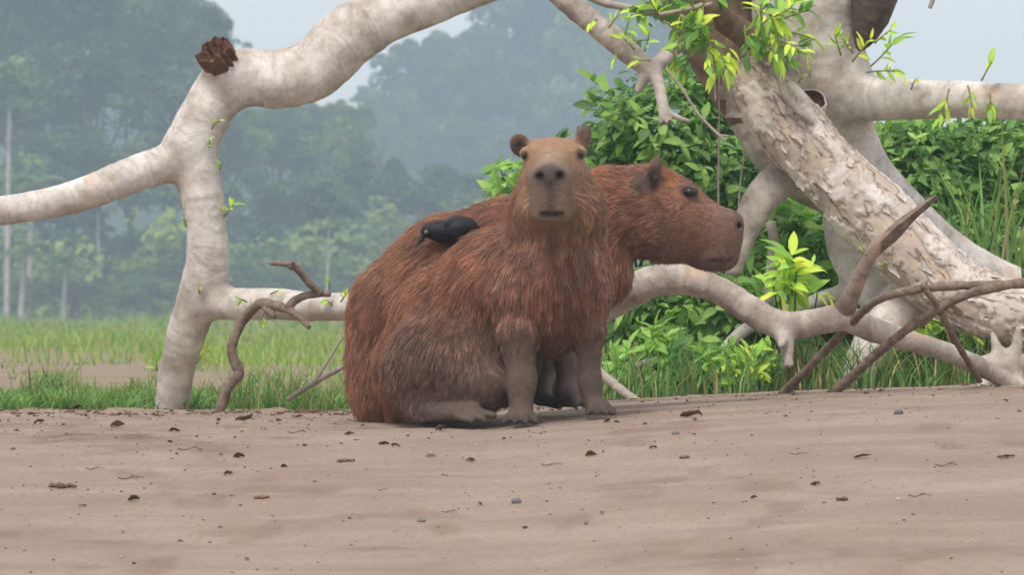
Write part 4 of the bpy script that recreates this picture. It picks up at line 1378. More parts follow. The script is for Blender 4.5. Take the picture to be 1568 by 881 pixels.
# crown of fresh shoots over the top of the tree
top_sprigs = [(1000, 60, 200, 40), (1020, 35, 150, 50), (1010, 20, 60, 40), (1050, 50, 250, 50), (1045, 25, 100, 40), (1075, 40, 285, 60), (1080, 20, 60, 46), (1085, 62, 300, 55), (1100, 30, 240, 46),
              (1110, 50, 280, 60), (1120, 22, 80, 44), (1130, 40, 310, 52), (1140, 30, 260, 60), (1150, 45, 30, 55), (1160, 25, 70, 50), (1165, 60, 300, 58), (1180, 40, 45, 55), (1185, 55, 320, 56), (1195, 30, 20, 50),
              (1200, 50, 350, 48), (1060, 8, 140, 40), (1140, 0, 100, 40), (1175, 5, 50, 44), (1030, 60, 270, 44), (1062, 66, 255, 48), (1100, 64, 265, 40), (1190, 70, 10, 46), (1090, -5, 200, 40), (1015, 0, 170, 40)]
top_sprigs += [(g.uniform(995, 1215), g.uniform(-8, 70), g.uniform(0, 360), g.uniform(30, 52)) for _ in range(26)]
for k, (x, y, an, ln) in enumerate(top_sprigs):
    sprig(x, y, 15.72 + g.uniform(-0.12, 0.10), an + g.uniform(-20, 20), ln, 7 + k % 3, 29, tree, SPRIG_DARK if k % 2 == 0 else SPRIG_LEAVES, 100 + k, 0.22, g.uniform(-0.4, 0.7), g.uniform(-30, 30))
for k, (x, y, an, ln, n, lf, d, dr) in enumerate([
        (1300, 100, 50, 55, 8, 26, 15.9, 0.1), (1290, 90, 110, 40, 7, 24, 15.9, 0.1), (1325, 108, 40, 75, 8, 28, 15.88, 0.1), (1318, 112, 10, 60, 7, 28, 15.88, 0.3), (1310, 85, 130, 40, 6, 22, 15.9, 0.1), (1335, 70, 45, 40, 5, 24, 15.88, 0.2),
        (1455, 130, 255, 40, 6, 30, 15.85, 0.6), (1480, 126, 290, 34, 5, 26, 15.85, 0.6), (1500, 128, 60, 40, 2, 30, 15.85, 0.0), (1515, 140, 280, 26, 5, 24, 15.85, 0.5), (1395, 140, 80, 20, 3, 14, 15.9, 0.1), (1362, 118, 90, 16, 2, 12, 15.95, 0.0), (1452, 152, 240, 30, 4, 24, 15.85, 0.6),
        (930, 46, 60, 34, 4, 26, 15.55, 0.1), (955, 64, 80, 40, 5, 26, 15.55, 0.1), (945, 74, 250, 16, 4, 18, 15.52, 0.4), (985, 84, 70, 40, 5, 24, 15.55, 0.2), (1000, 92, 180, 30, 4, 20, 15.52, 0.3), (918, 28, 200, 20, 4, 18, 15.55, 0.4), (975, 80, 130, 34, 4, 22, 15.55, 0.2),
        (322, 200, 60, 24, 3, 16, 15.74, 0.2), (322, 228, 100, 16, 4, 14, 15.74, 0.2), (336, 262, 80, 12, 3, 11, 15.75, 0.2), (340, 335, 50, 30, 7, 22, 15.78, 0.1), (286, 350, 110, 18, 4, 12, 15.78, 0.1), (288, 322, 120, 12, 2, 11, 15.78, 0.1),
        (306, 452, 100, 14, 3, 12, 15.78, 0.2), (380, 464, 150, 16, 4, 14, 15.6, 0.3), (402, 480, 280, 14, 4, 14, 15.5, 0.5), (412, 452, 30, 16, 3, 12, 15.6, 0.2), (520, 466, 60, 24, 5, 20, 15.3, 0.2), (510, 470, 130, 16, 4, 16, 15.3, 0.3), (505, 446, 100, 18, 1, 18, 15.36, 0.0),
        (240, 572, 90, 22, 5, 24, 15.85, 0.1), (300, 560, 60, 22, 3, 26, 15.9, 0.2), (1240, 120, 90, 14, 3, 10, 15.85, 0.1), (1222, 128, 60, 14, 3, 10, 15.85, 0.1), (1330, 392, 150, 14, 1, 24, 14.74, 0.0), (1345, 408, 20, 12, 2, 14, 14.76, 0.2), (445, 138, 70, 12, 3, 12, 15.74, 0.2)]):
    sprig(x, y, d, an, ln, n, lf, tree, SPRIG_LEAVES, 300 + k, dr, 0.3, g.uniform(-15, 15))

def shoots(c, rad, n, g, lowcut=-0.4):
    """points through the outer half of an ellipsoid, with outward directions"""
    u = nrm(g.normal(size=(n * 3, 3)))
    u = u[(u[:, 2] > lowcut)][:n]
    rr = g.uniform(0.45, 1.0, len(u)) ** 0.5
    lump = 1 + 0.5 * fbm(u * 2.6 + g.uniform(0, 50), 13) + np.where(g.random(len(u)) < 0.12, g.uniform(0.05, 0.3, len(u)), 0)
    return c + u * rad * (rr * lump)[:, None], u

def make_shrub(px, py, d, rx, ry, nshoot, lf, nobj, label, seed, deep=None, cols=GREENS, meshes=SHRUB_LEAVES, name='shrub', cat='shrub', per=6, stems=14, lowcut=-0.4, wid=0.23):
    g = np.random.default_rng(seed)
    c = P(px, py, d)
    rad = np.array([M(rx, d), deep or M(min(rx, ry), d) * 0.8, M(ry, d)])
    X, U = shoots(c, rad, nshoot, g, lowcut)
    X[:, 2] = np.maximum(X[:, 2], gz(X[:, 0], X[:, 1], False) + 0.05)
    n = len(X) * per
    b = np.repeat(X, per, 0)
    ax = nrm(U + np.array([0, -0.15, 0.55]) + 0.35 * g.normal(size=U.shape))
    axr = np.repeat(ax, per, 0)
    sd = nrm(np.cross(axr, g.normal(size=(n, 3))))
    k = np.tile(np.arange(per), len(X))
    q = (k + 0.5) / per
    dr = nrm(axr * (0.2 + 0.6 * q)[:, None] + sd * (1.0 - 0.5 * q)[:, None] + np.array([0, 0, -0.32]) * g.uniform(0.2, 1.4, (n, 1)))
    L = M(lf, d) * g.uniform(0.35, 1.25, n)
    b = b + axr * ((q - 0.6) * M(lf, d) * 1.1)[:, None]
    up = nrm(np.array([0, -0.55, 0.75]) + 0.55 * np.repeat(U, per, 0) + 0.4 * g.normal(size=(n, 3)))
    Rm = rot_frames(dr, up)
    root = thing(name, label, cat)
    # stems
    base = np.array([c[0], c[1], gz(c[0], c[1], False) - 0.03])
    parts = []
    for m in g.choice(len(X), min(stems, len(X)), replace=False):
        b0 = base + np.array([g.normal() * rad[0] * 0.25, g.normal() * rad[1] * 0.25, 0])
        mid = 0.5 * (b0 + X[m]) + 0.12 * rad * g.normal(size=3) + np.array([0, 0, 0.15 * rad[2]])
        r0 = M(3.2, d)
        parts.append(tube(catmull(np.array([list(b0) + [r0], list(mid) + [r0 * 0.7], list(X[m]) + [r0 * 0.35]]), 8), 5))
    V_, F_, bk = join(parts)
    link('stem', mesh_np('stem', V_, F_, LEAF, {'col': ('FLOAT_COLOR', np.tile(lin(96, 100, 62), (len(V_), 1)))}), root)
    # the nearest leaves are single parts, the rest one mass
    depth = b[:, 1] - 0.5 * np.abs(U.repeat(per, 0)[:, 1])
    order = np.argsort(depth - L * 4)
    one = order[:nobj]
    rest = order[nobj:]
    ci = g.integers(0, len(meshes), n)
    tone = fbm(b * 3.0, seed + 2)
    for m in one:
        put_leaf(meshes, int(ci[m]), Rm[m], b[m], L[m], root)
    T_, F_ = leaf_template(wid, 4, 0.35, 0.3)
    cc = np.array(cols)[ci % len(cols)] * np.array([1.85, 1.8, 1.5]) * (1 + 0.25 * tone)[:, None]
    if len(rest) == 0:
        return root
    V_, FF, CC = scatter(T_, F_, b[rest], Rm[rest], L[rest], cc[rest])
    o = link('foliage', mesh_np('foliage', V_, FF, LEAF, {'col': ('FLOAT_COLOR', CC)}), root, kind='stuff')
    return root

BRIGHT = [lin(104, 156, 66), lin(120, 168, 76), lin(88, 140, 58), lin(138, 180, 84), lin(76, 124, 54)]
DEEP = [lin(76, 118, 54), lin(112, 154, 70), lin(58, 100, 50), lin(84, 130, 62), lin(50, 88, 46), lin(92, 138, 66)]
BRIGHT, DEEP = dull(BRIGHT, 0.2), dull(DEEP, 0.14)
make_shrub(1020, 235, 17.0, 135, 120, 445, 27, 170, 'dense green bush rising directly behind the rear capybara head', 1, 0.25, DEEP)
make_shrub(1085, 340, 16.9, 110, 130, 351, 26, 120, 'dark green bush between the capybara muzzle and the shaded limb', 2, 0.22, DEEP)
make_shrub(845, 290, 17.4, 92, 58, 130, 24, 80, 'low pale green bush behind the front capybara ear', 3, 0.2, BRIGHT)
make_shrub(910, 330, 17.3, 130, 110, 270, 26, 40, 'bush hidden low between the two capybara heads', 4, 0.2, DEEP)
make_shrub(1400, 275, 17.2, 90, 105, 486, 24, 130, 'leafy bush beneath the thick side branch against the trunk', 5, 0.25, DEEP)
make_shrub(1520, 290, 17.3, 100, 110, 540, 22, 120, 'bush at the far edge under the branch end beside tall grass', 6, 0.25, DEEP)
make_shrub(1470, 420, 17.0, 150, 100, 260, 26, 80, 'low tangled bush below the thick side branch behind the log', 7, 0.25, DEEP)
make_shrub(1490, 320, 18.2, 190, 130, 405, 24, 20, 'bush deepest behind the thick side branch', 18, 0.3, DEEP)
make_shrub(1205, 400, 16.6, 75, 75, 130, 40, 90, 'bright young bush with long leaves under the leaning log', 8, 0.15, BRIGHT, SPRIG_DARK, wid=0.18)
make_shrub(1215, 440, 15.7, 34, 40, 16, 44, 80, 'small lime green seedling with upright leaves above the crooked branch', 9, 0.05, BRIGHT, SPRIG_LEAVES, 'seedling', 'plant', 5, 6, wid=0.18)
make_shrub(1010, 490, 16.5, 100, 70, 216, 29, 110, 'weedy bush in front of the dark hollow beside the crooked branch', 10, 0.15, DEEP)
make_shrub(1120, 510, 16.4, 110, 75, 170, 34, 110, 'bright weedy bush below the crooked branch', 11, 0.15, BRIGHT)
make_shrub(1010, 560, 16.0, 80, 40, 70, 34, 70, 'low herb patch at the sand edge behind the front paws', 12, 0.1, BRIGHT, SPRIG_DARK, 'herb', 'plant', wid=0.18)
make_shrub(1130, 570, 15.9, 60, 40, 50, 34, 60, 'low herb with pale leaves around the thin grey branch foot', 13, 0.1, BRIGHT, SPRIG_LEAVES, 'herb', 'plant', wid=0.18)
make_shrub(1420, 505, 16.2, 90, 40, 70, 30, 60, 'small herbs between the log and the crooked branch end', 14, 0.12, BRIGHT, SPRIG_LEAVES, 'herb', 'plant', wid=0.18)
make_shrub(1250, 520, 16.7, 130, 90, 270, 27, 30, 'shaded bush deep behind the standing pale limb', 15, 0.2, DEEP)
make_shrub(1230, 320, 17.4, 160, 110, 270, 26, 20, 'bush deep behind the leaning log', 16, 0.25, DEEP)

# ------------------------------------------------------------------ grass
def blades(x, y, h, wd, g, lean=0.35, col=None, curl=0.35):
    n = len(x)
    a = g.uniform(0, 2 * np.pi, n)
    dr = np.stack([np.cos(a), np.sin(a), np.zeros(n)], 1)
    side = np.stack([-np.sin(a), np.cos(a), np.zeros(n)], 1)
    b = g.uniform(0, 2 * np.pi, n)
    side = nrm(side * 0.6 + np.stack([np.cos(b), 0.3 * np.sin(b), np.zeros(n)], 1))
    base = np.stack([x, y, gz(x, y, False) - 0.01], 1)
    ln = lean * g.uniform(0.2, 1.6, n)
    rows = []
    for t, ww in ((0, 0.8), (0.35, 1.0), (0.7, 0.7), (1.0, 0.08)):
        p = base + np.array([0, 0, 1.0]) * (h * (t - curl * 0.5 * ln * t ** 3))[:, None] + dr * (h * ln * t ** 2)[:, None]
        rows += [p - side * (wd * ww)[:, None], p + side * (wd * ww)[:, None]]
    V_ = np.stack(rows, 1)
    f = np.array([[0, 1, 3, 2], [2, 3, 5, 4], [4, 5, 7, 6]])
    F_ = (f[None] + (np.arange(n) * 8)[:, None, None]).reshape(-1, 4)
    return V_.reshape(-1, 3), F_, np.repeat(col, 8, 0)

def grass_cols(n, g, pal):
    c = np.array(pal)[g.integers(0, len(pal), n)] * g.uniform(0.75, 1.2, n)[:, None]
    return c
def grass_obj(name, parts, label, cat='grass'):
    V_ = np.vstack([p[0] for p in parts])
    o, Fs = 0, []
    for p in parts:
        Fs.append(p[1] + o)
        o += len(p[0])
    return link(name, mesh_np(name, V_, np.vstack(Fs), GRASS, {'col': ('FLOAT_COLOR', np.vstack([p[2] for p in parts]))}), label=label, category=cat, kind='stuff')

PALE = [lin(148, 182, 88), lin(164, 192, 98), lin(130, 168, 80), lin(168, 176, 110), lin(104, 146, 68)]
MIDG = [lin(118, 158, 88), lin(100, 144, 80), lin(134, 170, 96), lin(158, 160, 108), lin(90, 130, 74), lin(186, 172, 128)]
g = np.random.default_rng(5)
def clumped(n, x0, x1, d0, d1, g, nc, spread):
    cx = g.uniform(x0, x1, nc)
    cdp = g.uniform(d0, d1, nc)
    k = g.integers(0, nc, n)
    return cx[k] + g.normal(0, spread, n), cdp[k] + g.normal(0, spread * 1.6, n) - 14, k
# tufts behind the crest on the open side
x, y, k = clumped(6500, -1.9, -0.25, 15.75, 18.4, g, 90, 0.035)
hh = g.uniform(0.03, 0.115, 6500) * (0.2 + 1.15 * g.random(90)[k])
hh = hh * np.clip(0.7 + 1.6 * fbm(np.stack([x * 2.6, y * 1.3, 0 * x], -1), 37), 0.15, 1.2)
pA = blades(x, y, hh, np.full(6500, 0.0024), g, 0.45, grass_cols(6500, g, MIDG))
x, y, k = clumped(5200, -1.9, -0.3, 15.9, 18.5, g, 170, 0.02)
pB = blades(x, y, g.uniform(0.02, 0.075, 5200), np.full(5200, 0.006), g, 0.9, grass_cols(5200, g, MIDG[:3] + BRIGHT[:2]))
x, y, k = clumped(1100, -2.9, -0.2, 19.5, 33, g, 60, 0.06)
pC = blades(x, y, g.uniform(0.02, 0.06, 1100), np.full(1100, 0.004), g, 0.5, grass_cols(1100, g, MIDG + PALE[:2]))
grass_obj('grass', [pA, pB, pC], 'grass tufts growing behind the sand crest beside the pale tree leg')
n = 52000
d = 22 * (125 / 22.0) ** g.random(n)
x = g.uniform(-1, 1, n) * d * 0.13
start = np.interp(x / d * FPX + 784, [0, 180, 330, 540, 900], [50, 44, 27, 25, 30])
ok = d + 9 * fbm(np.stack([x * 0.9, d * 0.18, 0 * x], -1), 19) > start * g.uniform(0.72, 1.12, n)
x, d = x[ok], d[ok]
n = len(x)
pD = blades(x, d - 14, g.uniform(0.035, 0.14, n) * (0.8 + 1.1 * np.maximum(fbm(np.stack([x * 1.1, d * 0.35, 0 * x], -1), 23), -0.5)), 0.0042 * d / 40, g, 0.45, grass_cols(n, g, PALE))
n = 30000
d = 110 * (240 / 110.0) ** g.random(n)
x = g.uniform(-1, 1, n) * d * 0.13
pE = blades(x, d - 14, g.uniform(0.05, 0.22, n) * (1 + 1.8 * sstep(0.1, 0.5, fbm(np.stack([x * 0.5, d * 0.1, 0 * x], -1), 29))), 0.004 * d / 40, g, 0.4, grass_cols(n, g, PALE + MIDG))
n = 34000
d = 24 * (240 / 24.0) ** g.random(n)
x = g.choice([-1.0, 1.0], n) * g.uniform(0.125, 0.36, n) * d
pX = blades(x, d - 14, g.uniform(0.05, 0.18, n), 0.0075 * d / 40, g, 0.45, grass_cols(n, g, PALE))
n = 5000
x, y, k = clumped(n, -3.6, -1.9, 15.9, 18.8, g, 80, 0.04)
pY = blades(x, y, g.uniform(0.03, 0.1, n), np.full(n, 0.003), g, 0.45, grass_cols(n, g, MIDG))
grass_obj('meadow_grass', [pD, pE, pX, pY], 'pale green meadow stretching from the sand to the far forest')
x, y, k = clumped(8500, 0.28, 1.75, 15.7, 17.0, g, 190, 0.04)
pF = blades(x, y, g.uniform(0.04, 0.2, 8500), np.full(8500, 0.0026), g, 0.6, grass_cols(8500, g, MIDG + BRIGHT))
grass_obj('grass', [pF], 'green grass under the fallen log and crooked branch')
for (xx, dd, n, h0, h1, lab) in [(1.47, 16.7, 130, 0.55, 1.0, 'tall grass clump with broad arching blades under the branch end'), (1.30, 16.8, 70, 0.4, 0.75, 'shorter broad bladed grass clump between bush and tall grass'), (0.30, 16.3, 60, 0.12, 0.26, 'grass clump with drooping blades beside the rear capybara chest')]:
    root = thing('grass_clump', lab, 'grass clump')
    p = blades(xx + g.normal(0, 0.08, n), dd - 14 + g.normal(0, 0.12, n), g.uniform(h0, h1, n), g.uniform(0.0035, 0.0075, n), g, 0.4, grass_cols(n, g, MIDG + BRIGHT), 0.8)
    link('blades', mesh_np('blades', p[0], p[1], GRASS, {'col': ('FLOAT_COLOR', p[2])}), root, kind='stuff')
# ------------------------------------------------------------------ the far forest
def crown_np(seed, style, n, size=0.42):
    """leaf clumps of a crown of unit radius scaled to 5 m; each clump gets its own random light or dark tone"""
    g = np.random.default_rng(seed)
    if style == 'round':
        nb = 55
        u = nrm(g.normal(size=(nb, 3)))
        u[:, 2] = np.where(u[:, 2] < -0.3, -u[:, 2] * 0.5, u[:, 2])
        B = u * np.array([5, 5, 4.6]) * g.uniform(0.35, 0.98, nb)[:, None] ** 0.6
        br = g.uniform(0.8, 1.9, nb)
        fl = 0.85
    elif style == 'umbrella':
        nb = 60
        a, rr = g.uniform(0, 2 * np.pi, nb), np.sqrt(g.random(nb))
        tier = g.choice([0.0, 1.3, 2.4, 3.2], nb, p=[0.3, 0.3, 0.25, 0.15])
        B = np.stack([np.cos(a) * rr * 5.2 * (1.1 - tier * 0.16), np.sin(a) * rr * 5.2 * (1.1 - tier * 0.16), tier - 0.8 + 0.3 * g.normal(size=nb)], 1)
        br = g.uniform(0.6, 1.3, nb)
        fl = 0.65
    elif style == 'sparse':
        nb = 26
        u = nrm(g.normal(size=(nb, 3)))
        B = u * np.array([4.6, 4.6, 5]) * g.uniform(0.35, 1.0, nb)[:, None]
        br = g.uniform(0.6, 1.2, nb)
        fl = 0.6
    else:       # tall, ragged
        nb = 50
        z = g.uniform(-5, 5, nb)
        a = g.uniform(0, 2 * np.pi, nb)
        rr = g.uniform(0.3, 1, nb) * (3.6 - 0.2 * np.abs(z))
        B = np.stack([np.cos(a) * rr, np.sin(a) * rr, z], 1)
        br = g.uniform(0.8, 1.6, nb)
        fl = 0.85
    k = g.integers(0, nb, n)
    v = nrm(g.normal(size=(n, 3)))
    v[:, 2] = np.where(v[:, 2] < -0.5, -v[:, 2], v[:, 2])
    X = B[k] + v * (br[k] * g.uniform(0.55, 1.05, n) ** 0.6)[:, None] * np.array([1, 1, fl])
    T_ = np.array([[-0.5, 0, -0.12], [0, -0.32, 0], [0.5, 0, -0.12], [0, 0.32, 0.0]])
    F_ = np.array([[0, 1, 2, 3]])
    up = nrm(v * 0.6 + np.array([0, 0, 0.9]) + 0.45 * g.normal(size=(n, 3)))
    y = nrm(np.cross(up, g.normal(size=(n, 3))))
    x = np.cross(y, up)
    Rm = np.stack([x, y, up], -1)
    tone = 1.25 * g.uniform(0.55, 1.45, nb)[k] * g.uniform(0.8, 1.2, n)
    hue = g.random(nb)[k][:, None]
    col = (np.array([0.044, 0.100, 0.044]) * (1 - hue) + np.array([0.105, 0.150, 0.050]) * hue) * tone[:, None]
    V_, FF, CC = scatter(T_, F_, X, Rm, size * g.uniform(0.6, 1.5, n), col)
    return mesh_np('crown', V_, FF, FAR_LEAF, {'col': ('FLOAT_COLOR', CC)}, smooth=False), B

FTRUNK = mat_wood('far_trunk', lin(150, 142, 132), lin(190, 182, 172), 2.0)
DTRUNK = mat_wood('far_dark_trunk', lin(84, 78, 66), lin(116, 108, 92), 2.0)
PROTO = []
for sd, st, n in [(1, 'round', 9000), (2, 'round', 9000), (3, 'umbrella', 8000), (4, 'umbrella', 7500), (5, 'tall', 8500), (6, 'sparse', 3600), (7, 'tall', 8000)]:
    cm, B = crown_np(sd, st, n)
    g = np.random.default_rng(sd)
    parts = [tube(np.array([[0.2 * math.sin(q * 2 + sd), 0.2 * math.cos(q * 3), -14 + 14.5 * q, 0.15 * (1 - 0.6 * q)] for q in np.linspace(0, 1, 9)]), 7, True, 0.1, sd)]
    for m in range(6):
        b = 0.55 * B[g.integers(0, len(B))]
        s0 = np.array([0, 0, g.uniform(-4, -0.5)])
        parts.append(tube(catmull(np.array([list(s0) + [0.13], list(0.55 * s0 + 0.45 * b + np.array([0, 0, -0.5])) + [0.09], list(b) + [0.04]]), 10), 5))
    V_, F_, bk = join(parts)
    PROTO.append((cm, mesh_np('trunk', V_, F_, DTRUNK)))

# (px, py, rx, ry, distance, kind, label or None)
TREES = [
    (-30, 70, 150, 150, 318, 0, 'dark forest tree cut by the picture edge above the long bare limb'), (80, 45, 140, 140, 305, 1, 'tallest dark round forest tree filling the upper corner'), (195, 40, 125, 120, 310, 0, 'dark rounded tree crown between the tallest tree and the branch stub'), (262, 95, 85, 105, 302, 1, 'dark tree directly behind the brown branch stub'), (300, 55, 60, 60, 308, 0, 'small dark crown over the branch stub at the sky edge'),
    (150, 165, 130, 110, 296, 0, 'broad dark tree filling the space above the long bare limb'), (20, 195, 130, 110, 300, 1, 'dark tree behind the tall white trunk above the bare limb'), (268, 195, 90, 100, 300, 4, 'narrow dark tree behind the fork of the pale leg'), (348, 92, 44, 52, 330, 5, 'thin crowned tree peeking over the pale branch stub against the sky'), (372, 118, 30, 50, 334, 5, 'smallest thin crowned tree under the arch by the open sky'),
    (90, 290, 110, 90, 285, 6, 'shadowy tree just under the long bare limb'), (200, 300, 110, 90, 288, 0, 'round dark tree under the limb close to the pale leg'), (-20, 320, 90, 90, 280, 1, None),
    (345, 245, 70, 85, 305, 1, 'tree hugging the pale leg on its inner side'), (425, 255, 85, 85, 318, 0, 'blue green tree under the arch beside the pale leg'), (505, 250, 80, 75, 326, 1, 'hazy round tree under the lowest bend of the arch'), (390, 345, 85, 80, 288, 4, 'upright tree between the pale leg and the dead branch tip'), (475, 350, 90, 85, 290, 0, 'round tree above the dead branch tip'), (565, 320, 85, 85, 300, 1, 'round tree standing behind the rear capybara rump'),
    (455, 195, 60, 45, 345, 0, 'low far crown along the skyline inside the arch'), (390, 205, 50, 45, 342, 1, None), (530, 205, 50, 40, 350, 3, 'flat far crown at the lowest dip of the skyline'),
    (640, 140, 85, 60, 330, 2, 'layered umbrella tree at the open sky edge above the bird'), (735, 190, 130, 95, 335, 3, 'wide layered tree above the bird and rear capybara back'), (825, 80, 130, 90, 352, 2, 'high flat topped tree with gaps against the sky beside the upper branch'), (720, 115, 90, 60, 348, 3, 'flat layered crown halfway up the open sky edge'), (910, 120, 95, 90, 345, 3, 'layered tree behind the upper branch above the ears'), (880, 40, 90, 55, 356, 2, 'flat crown crossing behind the upper branch at the top'),
    (655, 265, 100, 85, 312, 0, 'round hazy tree straight above the black bird'), (770, 260, 110, 90, 318, 1, 'hazy tree beside the front capybara ear'), (885, 225, 95, 100, 328, 4, 'tree seen over the front capybara head'), (975, 90, 95, 100, 344, 3, 'tree behind the broken fork of the upper branch'), (1050, 120, 90, 100, 342, 0, None), (605, 210, 60, 60, 325, 3, None),
    (1120, 200, 100, 110, 340, 1, None), (960, 230, 90, 100, 335, 0, None), (700, 350, 120, 90, 300, 4, None), (850, 340, 120, 100, 305, 0, None),
    (60, 405, 80, 60, 272, 0, None), (165, 415, 75, 60, 268, 4, None), (255, 405, 80, 70, 275, 1, None), (345, 425, 70, 60, 270, 0, None), (430, 430, 80, 60, 266, 1, None), (520, 425, 80, 65, 270, 6, None), (600, 420, 70, 70, 274, 0, None),
    (110, 455, 60, 38, 255, 1, None), (215, 458, 60, 36, 254, 0, None), (310, 460, 55, 36, 252, 6, None), (395, 465, 60, 34, 254, 0, None), (480, 465, 60, 34, 252, 1, None), (20, 460, 60, 36, 252, 0, None),
]
def far_tree(px, py, rx, ry, d, k, label, rz):
    d *= 1.5 if px > 540 and py < 290 else 1.0
    cm, tm = PROTO[k]
    c = P(px, py, d)
    s = np.array([M(rx, d) / 5.2, M(rx, d) / 5.2, M(ry, d) / (4.6 if k < 2 else 2.6 if k in (2, 3) else 5.6)])
    root = bpy.data.objects.new('forest_tree', None)
    COL.objects.link(root)
    root.location = (c[0], c[1], 0)
    root['label'] = label or 'hazy blue green tree in the far forest wall'
    root['category'] = 'tree'
    root['group'] = 'trees of the far forest'
    o = link('crown', cm, root)
    o.location = (0, 0, c[2])
    o.scale = s
    o.rotation_euler = (0, 0, rz)
    t = link('trunk', tm, root)
    t.location = (0, 0, c[2])
    t.scale = (1, 1, (c[2] + 0.4) / 14.0)
    t.rotation_euler = (0, 0, rz)
for k, a in enumerate(TREES):
    far_tree(*a, rz=k * 2.399)

# two bare pale trunks standing in front of the forest
def pale_tree(px, ytop, ybot, d, r, label, lean=0):
    root = thing('forest_tree', label, 'tree', group='trees of the far forest')
    c = [(px + lean, ytop, d, r * 0.7), (px + lean * 0.5, 0.5 * (ytop + ybot), d, r * 0.85), (px, ybot, d, r)]
    V_, F_, bk = tube(chain(c, 3), 8, True, 0.1, 4)
    link('trunk', mesh_np('trunk', V_, F_, FTRUNK), root)
    o = link('crown', PROTO[5][0], root)
    o.location = P(px + lean, ytop - 20, d)
    s = M(60, d) / 5
    o.scale = (s, s, s)
pale_tree(10, 170, 508, 248, 4.5, 'far tree with a tall bare white trunk at the picture edge', 4)
pale_tree(500, 352, 500, 250, 2.6, 'far slender white trunk under the long low branch', 3)
pale_tree(152, 330, 500, 262, 2.4, 'far slender white trunk among dark trees', -2)

def palm(px, py, ybot, d, rpx, label, seed, col):
    g = np.random.default_rng(seed)
    root = thing('palm_tree', label, 'palm')
    V_, F_, bk = tube(chain([(px, py, d, 3.2), (px - 2, 0.5 * (py + ybot), d, 3.8), (px - 6, ybot, d, 4.8)], 3), 7)
    link('trunk', mesh_np('trunk', V_, F_, FTRUNK), root)
    c = P(px, py, d)
    Lr = M(rpx, d)
    for k in range(11):
        a = k * 2 * np.pi / 11 + g.uniform(-0.2, 0.2)
        el = g.uniform(0.2, 1.2)
        t = np.linspace(0, 1, 12)
        rr = Lr * t * math.cos(el * 0.6)
        z = Lr * (math.sin(el) * t - 0.75 * t ** 2)
        rib = c + np.stack([np.cos(a) * rr, np.sin(a) * rr, z], 1)
        sd = np.array([-math.sin(a), math.cos(a), 0])
        Vs, Fs = [], []
        for m in range(1, 12):
            for s in (-1, 1):
                b = rib[m]
                ll = Lr * 0.32 * math.sin(math.pi * min(1, t[m] * 0.85 + 0.12))
                tip = b + sd * s * ll + (rib[m] - rib[m - 1]) * 0.9 + np.array([0, 0, -0.35 * ll])
                wv = nrm(rib[m] - rib[m - 1]) * Lr * 0.05
                i0 = len(Vs)
                Vs += [b - wv, b + wv, tip + wv * 0.3, tip - wv * 0.3]
                Fs.append([i0, i0 + 1, i0 + 2, i0 + 3])
        Vs = np.array(Vs)
        link('frond', mesh_np('frond', Vs, np.array(Fs), FAR_LEAF, {'col': ('FLOAT_COLOR', np.tile(col, (len(Vs), 1)))}, smooth=False), root)
palm(100, 412, 508, 246, 46, 'small far palm with pale trunk at the meadow edge', 3, (0.12, 0.16, 0.06))
palm(48, 285, 505, 252, 70, 'taller far palm with drooping fronds above the long bare limb', 5, (0.09, 0.15, 0.07))
palm(36, 385, 505, 244, 55, 'low far palm with upright light fronds near the white trunk', 8, (0.10, 0.17, 0.06))

# the wall of forest behind them, too far to tell trees apart
g = np.random.default_rng(99)
n = 230000
nb = 4600
bx = np.where(g.random(nb) < 0.5, g.uniform(-300, 1800, nb), g.uniform(-2700, 4300, nb))
bt = np.interp(bx, [-2700, -200, 300, 345, 420, 560, 640, 950, 1100, 1180, 1300, 1700, 2100, 4300], [130, 70, 70, 130, 205, 215, 170, 130, 190, 300, 380, 370, 220, 160]) + 30 * fbm(np.stack([bx / 45, 0 * bx, 0 * bx], -1), 3)
by = bt + g.random(nb) ** 0.8 * (500 - bt)
by[:1300] = g.uniform(430, 498, 1300)
B = P(bx, by, 560 + 35 * g.random(nb))
kb = g.integers(0, nb, n)
vb = nrm(g.normal(size=(n, 3)))
vb[:, 1] = -np.abs(vb[:, 1])
X = B[kb] + vb * g.uniform(2.6, 5.6, nb)[kb][:, None] * g.uniform(0.6, 1.05, (n, 1))
X[:, 2] = np.maximum(X[:, 2], 0.2)
T_ = np.array([[-0.5, 0, -0.12], [0, -0.34, 0], [0.5, 0, -0.12], [0, 0.34, 0.0]])
up = nrm(vb * 0.6 + np.array([0, -0.1, 0.8]) + 0.45 * g.normal(size=(n, 3)))
y = nrm(np.cross(up, g.normal(size=(n, 3))))
Rm = np.stack([np.cross(y, up), y, up], -1)
tone = g.uniform(0.6, 1.5, nb)[kb]
col = (np.array([0.05, 0.095, 0.042])[None] * tone[:, None]) * g.uniform(0.75, 1.25, n)[:, None]
V_, FF, CC = scatter(T_, np.array([[0, 1, 2, 3]]), X, Rm, g.uniform(1.3, 3.0, n), col)
link('far_forest', mesh_np('far_forest', V_, FF, FAR_LEAF, {'col': ('FLOAT_COLOR', CC)}, smooth=False), label='far wall of hazy forest behind the separate trees', category='forest', kind='stuff')

